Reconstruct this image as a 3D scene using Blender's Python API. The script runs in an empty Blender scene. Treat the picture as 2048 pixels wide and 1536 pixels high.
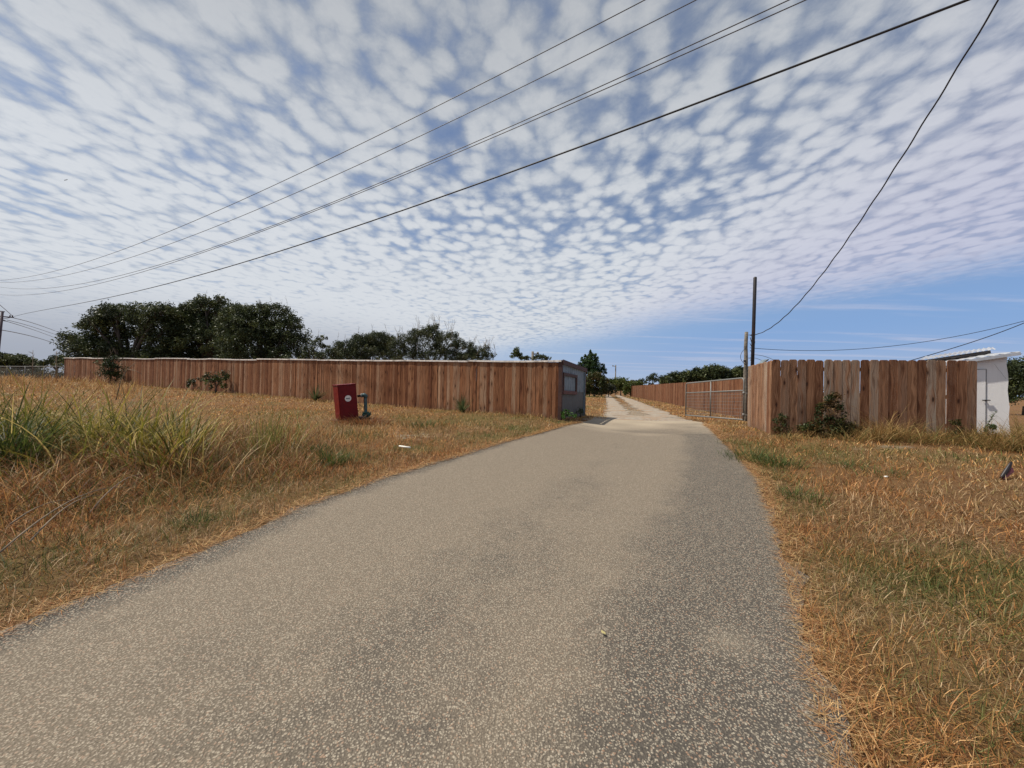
import bpy, math, random
import numpy as np
from mathutils import Matrix, Vector, Euler
R = math.radians
random.seed(7)
rng = np.random.default_rng(11)
scn = bpy.context.scene
col = scn.collection

# ------------------------------------------------------------ camera, sky, sun, exposure
EYE = 1.45                      # camera height; the ground near it is z = 0
F = 771.0                       # focal length in pixels of a 2048-wide picture
cam = bpy.data.cameras.new('camera')
cam.sensor_width = 36; cam.lens = 36 * F / 2048
cam.clip_start = 0.05; cam.clip_end = 6000
camo = bpy.data.objects.new('camera', cam); col.objects.link(camo)
CR = Matrix.Rotation(R(90 + 0.45), 3, 'X') @ Matrix.Rotation(R(1.2), 3, 'Z')
camo.matrix_world = Matrix.Translation((0, 0, EYE)) @ CR.to_4x4()
scn.camera = camo

SUN_AZ = (-0.99, 0.04)          # horizontal direction towards the sun
SUN_EL = R(57)
sd = Vector((SUN_AZ[0] * math.cos(SUN_EL), SUN_AZ[1] * math.cos(SUN_EL), math.sin(SUN_EL))).normalized()
sl = bpy.data.lights.new('sun', 'SUN'); sl.energy = 5.0; sl.angle = R(1.2); sl.color = (1.0, 0.93, 0.82)
so = bpy.data.objects.new('sun', sl); col.objects.link(so)
so.rotation_euler = (-sd).to_track_quat('-Z', 'Y').to_euler()

W = bpy.data.worlds.new('World'); scn.world = W; W.use_nodes = True
nt = W.node_tree; N = nt.nodes; L = nt.links
for n in list(N): N.remove(n)


class NT:
    """tiny helper for node trees"""
    def __init__(s, t): s.t = t
    def n(s, kind, **kw):
        nd = s.t.nodes.new(kind)
        for k, v in kw.items():
            if k == 'ins':
                for a, b in v.items():
                    if isinstance(b, bpy.types.NodeSocket): s.t.links.new(b, nd.inputs[a])
                    else: nd.inputs[a].default_value = b
            else: setattr(nd, k, v)
        return nd
    def m(s, op, a, b=None, c=None):
        nd = s.t.nodes.new('ShaderNodeMath'); nd.operation = op
        for i, v in enumerate((a, b, c)):
            if v is None: continue
            if isinstance(v, bpy.types.NodeSocket): s.t.links.new(v, nd.inputs[i])
            else: nd.inputs[i].default_value = v
        return nd.outputs[0]
    def ss(s, v, lo, hi, a=0.0, b=1.0):
        nd = s.t.nodes.new('ShaderNodeMapRange'); nd.interpolation_type = 'SMOOTHSTEP'
        s.t.links.new(v, nd.inputs[0])
        for i, q in enumerate((lo, hi, a, b)): nd.inputs[i + 1].default_value = q
        return nd.outputs[0]
    def mix(s, f, a, b, mode='MIX'):
        nd = s.t.nodes.new('ShaderNodeMix'); nd.data_type = 'RGBA'; nd.blend_type = mode
        for i, v in ((0, f), (6, a), (7, b)):
            if isinstance(v, bpy.types.NodeSocket): s.t.links.new(v, nd.inputs[i])
            elif i == 0: nd.inputs[i].default_value = v
            else: nd.inputs[i].default_value = (*v, 1) if len(v) == 3 else v
        return nd.outputs[2]
    def noise(s, vec, scale, detail=3, rough=0.5, dist=0.0, out=0):
        nd = s.t.nodes.new('ShaderNodeTexNoise')
        if vec is not None: s.t.links.new(vec, nd.inputs['Vector'])
        nd.inputs['Scale'].default_value = scale; nd.inputs['Detail'].default_value = detail
        nd.inputs['Roughness'].default_value = rough; nd.inputs['Distortion'].default_value = dist
        return nd.outputs[out]
    def map(s, vec, loc=(0, 0, 0), rot=(0, 0, 0), sc=(1, 1, 1)):
        nd = s.t.nodes.new('ShaderNodeMapping'); s.t.links.new(vec, nd.inputs[0])
        nd.inputs[1].default_value = loc; nd.inputs[2].default_value = rot; nd.inputs[3].default_value = sc
        return nd.outputs[0]
    def vor(s, vec, scale, feature='F1', out=0, rand=1.0):
        nd = s.t.nodes.new('ShaderNodeTexVoronoi'); nd.feature = feature
        s.t.links.new(vec, nd.inputs['Vector']); nd.inputs['Scale'].default_value = scale
        nd.inputs['Randomness'].default_value = rand
        return nd.outputs[out]


h = NT(nt)
sky = h.n('ShaderNodeTexSky'); sky.sky_type = 'NISHITA'; sky.sun_disc = False
sky.sun_elevation = SUN_EL; sky.sun_rotation = math.atan2(SUN_AZ[0], SUN_AZ[1])
sky.air_density = 1.0; sky.dust_density = 0.6; sky.ozone_density = 1.6
tc = h.n('ShaderNodeTexCoord')
sep = h.n('ShaderNodeSeparateXYZ', ins={0: tc.outputs['Generated']})
zc = h.m('MAXIMUM', sep.outputs[2], 0.012)
zc = h.m('ADD', zc, 0.02)
u = h.m('DIVIDE', sep.outputs[0], zc); v = h.m('DIVIDE', sep.outputs[1], zc)
P = h.n('ShaderNodeCombineXYZ', ins={0: u, 1: v, 2: 0.0}).outputs[0]
# altocumulus deck: a flat layer of soft puffs drawn out along the drive's direction
warp = h.noise(P, 2.2, 3, 0.55, out=1)
PW = h.n('ShaderNodeVectorMath', operation='MULTIPLY_ADD', ins={0: warp, 1: (0.10, 0.12, 0.0), 2: P}).outputs[0]
warp2 = h.noise(P, 13.0, 3, 0.6, out=1)
PW = h.n('ShaderNodeVectorMath', operation='MULTIPLY_ADD', ins={0: warp2, 1: (0.022, 0.022, 0.0), 2: PW}).outputs[0]
pa = h.map(PW, rot=(0, 0, R(12)), sc=(1.12, 0.93, 1))
vo = h.n('ShaderNodeTexVoronoi', feature='F1'); h.t.links.new(pa, vo.inputs['Vector'])
vo.inputs['Scale'].default_value = 8.8
puff = h.ss(vo.outputs[0], 0.85, 0.10)
pb = h.map(PW, loc=(3, 1, 0), sc=(1.15, 0.9, 1))
vo2 = h.n('ShaderNodeTexVoronoi', feature='F1'); h.t.links.new(pb, vo2.inputs['Vector'])
vo2.inputs['Scale'].default_value = 13.5
puff2 = h.ss(vo2.outputs[0], 0.85, 0.10)
cell = h.noise(pa, 8.0, 6, 0.60)
big = h.noise(h.map(P, loc=(7.3, 2.1, 0), sc=(0.9, 0.6, 1)), 1.3, 3, 0.55)
big2 = h.noise(h.map(P, loc=(1.3, 5.1, 0), sc=(1, 0.5, 1)), 0.6, 2, 0.5)
fine = h.noise(pa, 34.0, 5, 0.65)
d = h.m('ADD', h.m('MULTIPLY', puff, 0.46), h.m('MULTIPLY', puff2, 0.24))
d = h.m('ADD', d, h.m('MULTIPLY', cell, 0.62))
d = h.m('ADD', d, h.m('MULTIPLY', h.m('SUBTRACT', fine, 0.5), 0.16))
d = h.m('ADD', d, h.m('MULTIPLY', h.m('SUBTRACT', big, 0.5), 0.95))
# fuller to the left, thinner straight up ahead
d = h.m('ADD', d, h.ss(u, 0.4, -1.8, 0.0, 0.16))
d = h.m('ADD', d, h.ss(u, 0.2, 1.6, 0.0, 0.10))
d = h.m('ADD', d, h.ss(v, 1.2, 4.5, 0.0, 0.22))
dens = h.ss(d, 0.08, 0.76, 0.10, 1.0)
# far edge of the deck (clear sky beyond it on the right)
e = h.m('ADD', v, h.m('MULTIPLY', u, 1.75))
e = h.m('ADD', e, h.m('MULTIPLY', h.m('SUBTRACT', big2, 0.5), 2.0))
e = h.m('ADD', e, h.m('MULTIPLY', h.m('SUBTRACT', cell, 0.5), 2.2))
edge = h.ss(h.m('DIVIDE', h.m('SUBTRACT', e, 8.0), h.m('MULTIPLY_ADD', v, 0.22, 0.6)), 1.25, -1.1)
veil = h.noise(h.map(P, rot=(0, 0, R(20)), sc=(0.25, 1.6, 1)), 0.9, 4, 0.6)
veil = h.m('MULTIPLY', h.ss(veil, 0.50, 0.70), 0.40)
deck = h.m('MULTIPLY', dens, edge)
deck = h.m('MULTIPLY', deck, h.ss(u, 0.8, 3.0, 0.97, 0.78))
low = h.m('MULTIPLY', h.ss(sep.outputs[2], 0.26, 0.05), h.ss(u, -0.3, -3.0, 0.0, 0.80))   # smeared veil low on the left
low = h.m('MAXIMUM', low, h.m('MULTIPLY', edge, h.ss(v, 2.0, 6.5, 0.15, 0.75)))
side = h.m('MULTIPLY', edge, h.m('MAXIMUM', h.ss(u, 0.2, 1.6, 0.0, 0.6), h.ss(u, -0.2, -1.6, 0.0, 0.6)))
cov = h.m('MAXIMUM', h.m('MAXIMUM', deck, side), h.m('MAXIMUM', low, veil))
shade = h.m('ADD', h.ss(h.m('SUBTRACT', d, h.m('MULTIPLY', h.m('SUBTRACT', big, 0.5), 0.6)), 0.34, 0.98), h.m('MULTIPLY', h.m('SUBTRACT', fine, 0.5), 0.45))
cc = h.mix(shade, (3.7, 4.3, 5.3), (6.6, 6.9, 7.3))
hue = h.ss(u, 0.6, 2.6)
cc = h.mix(hue, cc, h.mix(shade, (4.3, 4.3, 5.5), (6.0, 6.0, 7.1)))
dim = h.ss(sep.outputs[2], 0.30, 0.78, 1.0, 0.70)
cc = h.mix(1.0, cc, h.n('ShaderNodeCombineXYZ', ins={0: dim, 1: dim, 2: dim}).outputs[0], 'MULTIPLY')
cc = h.mix(h.m('MULTIPLY', h.ss(sep.outputs[2], 0.20, 0.03), h.ss(u, 0.0, -3.0)), cc, (3.6, 3.9, 4.6))
skc = h.mix(1.0, sky.outputs[0], (0.86, 0.90, 1.0), 'MULTIPLY')
skc = h.mix(h.ss(sep.outputs[2], 0.42, 0.0, 0.0, 1.0), skc, h.mix(h.ss(u, 0.5, 4.0), (3.2, 4.5, 6.7), (2.1, 3.6, 6.6)))
skc = h.mix(h.ss(sep.outputs[2], 0.14, 0.0, 0.0, 0.8), skc, (4.2, 5.0, 6.4))
final = h.mix(cov, skc, cc)
bg = h.n('ShaderNodeBackground', ins={0: final, 1: 0.10})
wo = h.n('ShaderNodeOutputWorld', ins={0: bg.outputs[0]})

vs = scn.view_settings
vs.view_transform = 'Standard'; vs.look = 'None'; vs.exposure = 0.06; vs.gamma = 1.0
vs.use_curve_mapping = False
scn.render.engine = 'CYCLES'
try:
    scn.cycles.max_bounces = 6; scn.cycles.transparent_max_bounces = 12
except Exception: pass

# ------------------------------------------------------------ helpers
def ray(px, py):
    return CR @ Vector(((px - 1024) / F, -(py - 768) / F, -1.0))

def at(px, py, Y):
    """point seen at pixel (px, py) of the photograph, Y metres ahead"""
    r = ray(px, py); t = Y / r.y
    return Vector((r.x * t, Y, EYE + r.z * t))

def on_plane(px, py, p0, d):
    """point seen at the pixel on the vertical plane through p0 along direction d"""
    r = ray(px, py); n = (d[1], -d[0])
    t = (p0[0] * n[0] + p0[1] * n[1]) / (r.x * n[0] + r.y * n[1])
    return Vector((r.x * t, r.y * t, EYE + r.z * t))

CP = [(0,0,-1.45),(-2.5,2.5,-1.45),(1.5,2,-1.45),(0,5,-1.38),(3,5,-1.36),(1.5,8,-1.28),(4.3,8,-1.26),(2.5,12,-1.17),
      (5.3,12,-1.15),(5,16,-1.17),(10,28,-1.2),(10.2,17,-1.22),(18,60,-1.22),(13,60,-1.2),(25,100,-1.2),
      (1.56,12.5,-1.02),(2.88,15.3,-1.08),(-10.4,18.65,-.75),(-20,23.6,-.57),(-38,33,-.2),(-1.3,14,-.95),
      (7.06,11.5,-1.02),(6.4,9.4,-1.03),(10.2,8.55,-1.0),(12,9.4,-1.0),(14,7,-1.05),
      (4,2.5,-1.38),(6,4.5,-1.25),(7.5,6,-1.15),(3,0,-1.45),(8,0,-1.4),
      (-4.7,11,-1.05),(-5,6,-1.3),(-8,6,-1.32),(-12,9,-1.2),(-10,13,-.95),(-8,3,-1.4),(-20,12,-.9),(-30,20,-.5),
      (-60,42,-.2),(-50,10,-.7),(0,-10,-1.45),(-15,-5,-1.5),(15,-5,-1.4),(-100,100,-.6),(0,60,-1.0),(60,60,-1.2),
      (0,200,-1.2),(150,150,-1.3),(-200,150,-.8),(40,20,-1.15),(80,0,-1.2),(-80,-20,-1.0),(0,-80,-1.5),(-20,60,-.7)]
CP = np.array(CP, float)
def _ker(r): return np.sqrt(r * r + 2.0)
_n = len(CP)
_A = np.zeros((_n + 1, _n + 1)); _D = np.hypot(CP[:, None, 0] - CP[None, :, 0], CP[:, None, 1] - CP[None, :, 1])
_A[:_n, :_n] = _ker(_D); _A[:_n, _n] = 1; _A[_n, :_n] = 1
_w = np.linalg.solve(_A, np.append(CP[:, 2], 0))

def gzv(x, y):
    x = np.asarray(x, float); y = np.asarray(y, float); sh = x.shape
    x = x.ravel(); y = y.ravel(); out = np.empty(len(x))
    for i in range(0, len(x), 60000):
        xs = x[i:i + 60000]; ys = y[i:i + 60000]
        r = np.hypot(xs[:, None] - CP[None, :, 0], ys[:, None] - CP[None, :, 1])
        out[i:i + 60000] = _ker(r) @ _w[:_n] + _w[_n]
    rr = np.hypot(x, y); k = np.clip((rr - 130) / 150, 0, 1); k = k * k * (3 - 2 * k)
    out = out * (1 - k) + (-1.2) * k
    return (out + EYE).reshape(sh)

def gz(x, y): return float(gzv(np.array([x]), np.array([y]))[0])

def vnoise(x, y, s, seed=0):
    """cheap smooth value noise in 0..1"""
    x = np.asarray(x) * s + 37.7 * seed; y = np.asarray(y) * s - 21.3 * seed
    xi = np.floor(x); yi = np.floor(y); fx = x - xi; fy = y - yi
    fx = fx * fx * (3 - 2 * fx); fy = fy * fy * (3 - 2 * fy)
    def hh(a, b):
        q = np.sin(a * 127.1 + b * 311.7 + seed * 17.3) * 43758.5453
        return q - np.floor(q)
    return (hh(xi, yi) * (1 - fx) + hh(xi + 1, yi) * fx) * (1 - fy) + (hh(xi, yi + 1) * (1 - fx) + hh(xi + 1, yi + 1) * fx) * fy

def tag(o, label=None, cat=None, group=None, kind=None):
    if label: o['label'] = label
    if cat: o['category'] = cat
    if group: o['group'] = group
    if kind: o['kind'] = kind
    return o

def empty(name, loc, label, cat, group=None, rz=0.0):
    o = bpy.data.objects.new(name, None); col.objects.link(o)
    o.location = loc; o.rotation_euler = (0, 0, rz); o.empty_display_size = 0.2
    bpy.context.view_layer.update()
    return tag(o, label, cat, group)

def world_of(o):
    M = Matrix.LocRotScale(o.location, o.rotation_euler, o.scale)
    return world_of(o.parent) @ o.matrix_parent_inverse @ M if o.parent else M

def link(name, me, mat, parent=None, world=False):
    o = bpy.data.objects.new(name, me); col.objects.link(o)
    if mat is not None: me.materials.append(mat)
    if parent is not None:
        o.parent = parent
        if world:
            o.matrix_parent_inverse = world_of(parent).inverted()
    return o

class MB:
    """collects shapes and links them as one mesh"""
    def __init__(s): s.v = []; s.f = []; s.a = []; s.sm = []
    def add(s, vs, fs, attr=None, smooth=False):
        b = len(s.v); s.v += [tuple(q) for q in vs]; s.f += [tuple(i + b for i in f) for f in fs]
        s.sm += [smooth] * len(fs)
        s.a += (attr if attr is not None else [(0, 0, 0)] * len(vs))
        return s
    def box(s, c, size, M=None, attr=None):
        x, y, z = (q / 2 for q in size); c = Vector(c)
        vs = [Vector((a * x, b * y, d * z)) for a in (-1, 1) for b in (-1, 1) for d in (-1, 1)]
        if M is not None: vs = [M @ q for q in vs]
        vs = [q + c for q in vs]
        return s.add(vs, [(0,1,3,2),(4,6,7,5),(0,4,5,1),(2,3,7,6),(0,2,6,4),(1,5,7,3)], attr)
    def beam(s, a, b, w, t, up=(0, 0, 1)):
        a = Vector(a); b = Vector(b); d = (b - a); ln = d.length; d.normalize()
        x = d.cross(Vector(up))
        if x.length < 1e-4: x = d.cross(Vector((1, 0, 0)))
        x.normalize(); z = x.cross(d)
        M = Matrix((x, d, z)).transposed()
        return s.box((a + b) / 2, (w, ln, t), M)
    def tube(s, pts, rad, seg=8, cap=True):
        pts = [Vector(p) for p in pts]; n = len(pts)
        rad = [rad] * n if not hasattr(rad, '__len__') else rad
        vs = []; up = None
        for i, p in enumerate(pts):
            d = (pts[min(i + 1, n - 1)] - pts[max(i - 1, 0)]).normalized()
            if up is None:
                up = Vector((0, 0, 1)) if abs(d.z) < 0.9 else Vector((1, 0, 0))
            x = d.cross(up).normalized(); y = x.cross(d).normalized(); up = y
            for k in range(seg):
                a = 2 * math.pi * k / seg
                vs.append(p + (x * math.cos(a) + y * math.sin(a)) * rad[i])
        fs = [(i*seg+k, i*seg+(k+1) % seg, (i+1)*seg+(k+1) % seg, (i+1)*seg+k) for i in range(n - 1) for k in range(seg)]
        if cap: fs += [tuple(range(seg))[::-1], tuple((n-1)*seg + k for k in range(seg))]
        return s.add(vs, fs, None, True)
    def ball(s, c, r, sc=(1, 1, 1), u=10, w=7):
        c = Vector(c); vs = []
        for i in range(w + 1):
            t = math.pi * i / w
            for k in range(u):
                a = 2 * math.pi * k / u
                vs.append(c + Vector((r*sc[0]*math.sin(t)*math.cos(a), r*sc[1]*math.sin(t)*math.sin(a), r*sc[2]*math.cos(t))))
        fs = [(i*u+k, (i+1)*u+k, (i+1)*u+(k+1) % u, i*u+(k+1) % u) for i in range(w) for k in range(u)]
        return s.add(vs, fs, None, True)
    def mesh(s, name):
        me = bpy.data.meshes.new(name); me.from_pydata(s.v, [], s.f)
        me.polygons.foreach_set('use_smooth', s.sm)
        at_ = me.attributes.new('bp', 'FLOAT_VECTOR', 'POINT')
        at_.data.foreach_set('vector', np.array(s.a, float).ravel()); me.update()
        return me
    def build(s, name, mat, parent=None, world=False, bevel=0.0):
        o = link(name, s.mesh(name), mat, parent, world)
        if bevel:
            m = o.modifiers.new('bevel', 'BEVEL'); m.width = bevel; m.segments = 2; m.limit_method = 'ANGLE'
        return o

def fast_mesh(name, verts, counts, loops, colr=None):
    """verts (n,3); counts per polygon; loops flat vertex indices; colr (n,3)"""
    me = bpy.data.meshes.new(name)
    me.vertices.add(len(verts)); me.vertices.foreach_set('co', np.asarray(verts, np.float32).ravel())
    me.loops.add(len(loops)); me.loops.foreach_set('vertex_index', np.asarray(loops, np.int32))
    st = np.concatenate(([0], np.cumsum(counts)[:-1])).astype(np.int32)
    me.polygons.add(len(counts)); me.polygons.foreach_set('loop_start', st)
    if colr is not None:
        a = me.color_attributes.new('tint', 'FLOAT_COLOR', 'POINT')
        a.data.foreach_set('color', np.concatenate((colr, np.ones((len(colr), 1))), 1).astype(np.float32).ravel())
    me.update(calc_edges=True)
    return me

def blades_arrays(p, ht, wd, az, lean, curl, colr, seg=3, face=None):
    """ribbons that rise, lean and curl over. p (n,3) roots, lean/curl in radians"""
    n = len(p); k = seg
    pts = np.zeros((n, k + 1, 3)); pts[:, 0] = p
    step = (ht / k)
    for i in range(k):
        th = lean + curl * (i + 0.5) / k
        pts[:, i + 1, 0] = pts[:, i, 0] + step * np.sin(th) * np.cos(az)
        pts[:, i + 1, 1] = pts[:, i, 1] + step * np.sin(th) * np.sin(az)
        pts[:, i + 1, 2] = pts[:, i, 2] + step * np.cos(th)
    fa = (az + np.pi / 2 + rng.normal(0, .6, n)) if face is None else face
    sx = np.cos(fa); sy = np.sin(fa)
    V = np.zeros((n, 2 * k + 1, 3))
    for i in range(k):
        w = wd * 0.5 * (1.0 if i < 1 else (1 - (i / k) ** 1.5 * 0.75))
        V[:, 2 * i] = pts[:, i] - np.stack((sx * w, sy * w, 0 * w), 1)
        V[:, 2 * i + 1] = pts[:, i] + np.stack((sx * w, sy * w, 0 * w), 1)
    V[:, 2 * k] = pts[:, k]
    base = (np.arange(n) * (2 * k + 1))[:, None]
    fl = []
    for i in range(k - 1): fl += [2*i, 2*i+1, 2*i+3, 2*i+2]
    fl += [2*(k-1), 2*(k-1)+1, 2*k]
    loops = (base + np.array(fl)[None, :]).ravel()
    counts = np.tile(np.array([4] * (k - 1) + [3]), n)
    C = np.repeat(colr, 2 * k + 1, axis=0)
    return V.reshape(-1, 3), counts, loops, C

def join_arrays(parts):
    v = []; c = []; l = []; k = []; b = 0
    for V, cn, lp, C in parts:
        v.append(V); c.append(cn); l.append(lp + b); k.append(C); b += len(V)
    return np.concatenate(v), np.concatenate(c), np.concatenate(l), np.concatenate(k)

KP = 0.97
def pal(n, cols, wts=None, jit=0.18):
    cols = np.array(cols, float)
    i = rng.choice(len(cols), n, p=None if wts is None else np.array(wts) / np.sum(wts))
    return np.clip(cols[i] * KP * np.array([[.97, .93, .80]]) * (1 + rng.normal(0, jit, (n, 1))), 0.004, 0.9)

# ------------------------------------------------------------ materials
K = 0.90      # all base colours were picked a little bright; this brings them to measured albedo
def newmat(name):
    m = bpy.data.materials.new(name); m.use_nodes = True
    t = m.node_tree; 
    for n in list(t.nodes): t.nodes.remove(n)
    return m, NT(t)

def out(h, sh):
    o = h.n('ShaderNodeOutputMaterial'); h.t.links.new(sh, o.inputs[0])

def plain(name, c, rough=0.6, metal=0.0, var=0.12, scale=14.0, dirt=None, bump=0.0):
    m, h = newmat(name)
    tcn = h.n('ShaderNodeTexCoord').outputs['Object']
    f = h.noise(tcn, scale, 5, 0.6); c = tuple(q * K for q in c); dirt = tuple(q * K for q in dirt) if dirt else None
    cc = h.mix(h.ss(f, 0.3, 0.7), tuple(q * (1 - var) for q in c), tuple(min(1, q * (1 + var)) for q in c))
    if dirt is not None:
        cc = h.mix(h.m('MULTIPLY', h.ss(h.noise(tcn, scale * 0.35, 6, 0.65), 0.5, 0.68), 0.75), cc, dirt)
    b = h.n('ShaderNodeBsdfPrincipled', ins={'Base Color': cc, 'Roughness': rough, 'Metallic': metal})
    if bump:
        bp = h.n('ShaderNodeBump', ins={'Strength': 0.6, 'Distance': bump, 'Height': f})
        h.t.links.new(bp.outputs[0], b.inputs['Normal'])
    out(h, b.outputs[0]); return m

def leafmat(name, trans=0.35, rough=0.55, spec=0.25):
    m, h = newmat(name)
    a = h.n('ShaderNodeAttribute', attribute_name='tint')
    b = h.n('ShaderNodeBsdfPrincipled', ins={'Base Color': a.outputs[0], 'Roughness': rough})
    b.inputs['Specular IOR Level'].default_value = spec
    tr = h.n('ShaderNodeBsdfTranslucent', ins={0: a.outputs[0]})
    mx = h.n('ShaderNodeMixShader', ins={0: trans, 1: b.outputs[0], 2: tr.outputs[0]})
    out(h, mx.outputs[0]); return m

M_blade = leafmat('grass_blade', 0.35)
M_leaf = leafmat('leaf', 0.22, 0.5)

def wood(name, browns, grey, greyamt=1.0, dark=(0.035, 0.014, 0.008)):
    """boards: attribute bp = (across, up, board number)"""
    m, h = newmat(name)
    a = h.n('ShaderNodeAttribute', attribute_name='bp').outputs['Vector']
    s = h.n('ShaderNodeSeparateXYZ', ins={0: a})
    wn = h.n('ShaderNodeTexWhiteNoise', noise_dimensions='1D'); h.t.links.new(s.outputs[2], wn.inputs['W'])
    wn2 = h.n('ShaderNodeTexWhiteNoise', noise_dimensions='1D'); h.t.links.new(h.m('ADD', s.outputs[2], 0.37), wn2.inputs['W'])
    off = h.n('ShaderNodeCombineXYZ', ins={0: h.m('MULTIPLY', s.outputs[2], 3.17), 1: h.m('MULTIPLY', s.outputs[2], 5.31), 2: h.m('MULTIPLY', s.outputs[2], 1.7)}).outputs[0]
    co = h.n('ShaderNodeVectorMath', operation='ADD', ins={0: h.n('ShaderNodeCombineXYZ', ins={0: s.outputs[0], 1: s.outputs[1], 2: 0.0}).outputs[0], 1: off}).outputs[0]
    kv = h.map(co, sc=(6.0, 2.1, 1)); kd = h.vor(kv, 1.0)
    knot = h.ss(kd, 0.17, 0.07); ring = h.ss(kd, 0.40, 0.14)
    wv = h.n('ShaderNodeVectorMath', operation='MULTIPLY_ADD', ins={0: h.n('ShaderNodeCombineXYZ', ins={0: kd, 1: 0.0, 2: 0.0}).outputs[0], 1: (0.10, 0, 0), 2: co}).outputs[0]
    g1 = h.noise(h.map(wv, sc=(48, 1.3, 1)), 1.0, 5, 0.65, 0.3)
    g2 = h.noise(h.map(wv, sc=(18, 0.9, 1)), 1.0, 3, 0.55, 0.8)
    browns = [tuple(q * K for q in b_) for b_ in browns]; grey = tuple(q * K for q in grey)
    c = h.mix(wn.outputs[0], browns[0], browns[1])
    c = h.mix(h.ss(wn2.outputs[0], 0.55, 0.95), c, browns[2])
    c = h.mix(h.m('MULTIPLY', h.ss(g2, 0.38, 0.64), 0.7), c, h.mix(1.0, c, (0.52, 0.44, 0.38), 'MULTIPLY'))
    gf = h.m('MULTIPLY', h.ss(wn2.outputs[0], 0.42, 0.12), h.ss(g2, 0.25, 0.62))
    c = h.mix(h.m('MULTIPLY', gf, greyamt), c, grey)
    c = h.mix(h.m('MULTIPLY', h.ss(g1, 0.44, 0.64), 0.75), c, h.mix(1.0, c, (0.42, 0.34, 0.30), 'MULTIPLY'))
    c = h.mix(h.m('MULTIPLY', ring, 0.5), c, h.mix(1.0, c, (0.5, 0.36, 0.28), 'MULTIPLY'))
    c = h.mix(h.m('MULTIPLY', knot, 0.92), c, dark)
    splash = h.ss(h.m('ADD', s.outputs[1], h.m('MULTIPLY', g2, 0.3)), 0.42, 0.08)    # mud line near the ground
    c = h.mix(h.m('MULTIPLY', splash, 0.35), c, (0.10, 0.065, 0.045))
    bmp = h.n('ShaderNodeBump', ins={'Strength': 0.7, 'Distance': 0.003, 'Height': h.m('SUBTRACT', g1, knot)})
    b = h.n('ShaderNodeBsdfPrincipled', ins={'Base Color': c, 'Roughness': 0.8, 'Normal': bmp.outputs[0]})
    b.inputs['Specular IOR Level'].default_value = 0.2
    out(h, b.outputs[0]); return m

M_woodL = wood('cedar_left', [(0.27, 0.112, 0.050), (0.38, 0.182, 0.088), (0.20, 0.077, 0.034)], (0.50, 0.34, 0.22), 0.7)
M_woodR = wood('cedar_right', [(0.29, 0.140, 0.074), (0.41, 0.230, 0.130), (0.24, 0.105, 0.052)], (0.43, 0.355, 0.275), 0.85)
M_woodD = wood('cedar_drive', [(0.23, 0.098, 0.047), (0.30, 0.138, 0.069), (0.17, 0.068, 0.033)], (0.33, 0.20, 0.12), 0.6)
M_cap = plain('weathered_cap', (0.85, 0.78, 0.70), 0.85, var=0.22, scale=9, dirt=(0.30, 0.24, 0.19), bump=0.002)
M_stain = plain('dark_brown_timber', (0.060, 0.022, 0.015), 0.7, var=0.3, scale=8)
M_stainr = plain('red_brown_timber', (0.11, 0.035, 0.028), 0.7, var=0.25, scale=8)
M_post = plain('grey_post_wood', (0.19, 0.165, 0.13), 0.9, var=0.35, scale=10, dirt=(0.06, 0.05, 0.04), bump=0.004)
M_pole = plain('creosote_pole', (0.10, 0.075, 0.085), 0.85, var=0.3, scale=6)
M_black = plain('black_steel', (0.018, 0.013, 0.014), 0.5, var=0.3, scale=7, dirt=(0.05, 0.022, 0.016))
M_wire = plain('black_cable', (0.02, 0.02, 0.024), 0.6)
M_wiret = plain('bare_conductor', (0.10, 0.10, 0.11), 0.5)
M_galv = plain('galvanised_tube', (0.21, 0.21, 0.20), 0.6, 0.25, var=0.15, scale=20, dirt=(0.20, 0.17, 0.14))
M_mesh = plain('galvanised_mesh', (0.20, 0.20, 0.19), 0.6, 0.3)
M_sheet = plain('grey_metal_sheet', (0.17, 0.215, 0.245), 0.6, 0.0, var=0.15, scale=6, dirt=(0.08, 0.09, 0.09))
M_panel = plain('grey_flat_panel', (0.10, 0.106, 0.108), 0.8, var=0.15, scale=6, dirt=(0.10, 0.095, 0.085))
M_bark = plain('bark', (0.07, 0.055, 0.042), 0.95, var=0.35, scale=12, bump=0.01)
M_twig = plain('dead_twig', (0.20, 0.15, 0.10), 0.9, var=0.3, scale=12)
M_roof = plain('roof_sheet', (0.62, 0.63, 0.64), 0.4, 0.5, var=0.15, scale=5, dirt=(0.33, 0.25, 0.20))
M_dark = plain('dark_underside', (0.035, 0.03, 0.03), 0.9)
M_white = plain('white_plastic', (0.80, 0.78, 0.70), 0.6, var=0.06)

m, h2 = newmat('white_stucco')
tco = h2.n('ShaderNodeTexCoord').outputs['Object']
f1 = h2.noise(tco, 70, 4, 0.6); f2 = h2.noise(h2.map(tco, sc=(3, 3, 0.6)), 2.0, 5, 0.6)
c = h2.mix(h2.m('MULTIPLY', h2.ss(f2, 0.45, 0.75), 0.45), (0.78, 0.77, 0.76), (0.60, 0.58, 0.56))
sz = h2.n('ShaderNodeSeparateXYZ', ins={0: tco})
c = h2.mix(h2.m('MULTIPLY', h2.ss(h2.m('ADD', sz.outputs[2], h2.m('MULTIPLY', f2, 0.4)), 0.65, 0.15), 0.5), c, (0.42, 0.36, 0.30))
bb = h2.n('ShaderNodeBump', ins={'Strength': 0.8, 'Distance': 0.006, 'Height': f1})
b = h2.n('ShaderNodeBsdfPrincipled', ins={'Base Color': c, 'Roughness': 0.9, 'Normal': bb.outputs[0]})
out(h2, b.outputs[0]); M_stucco = m

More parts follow.
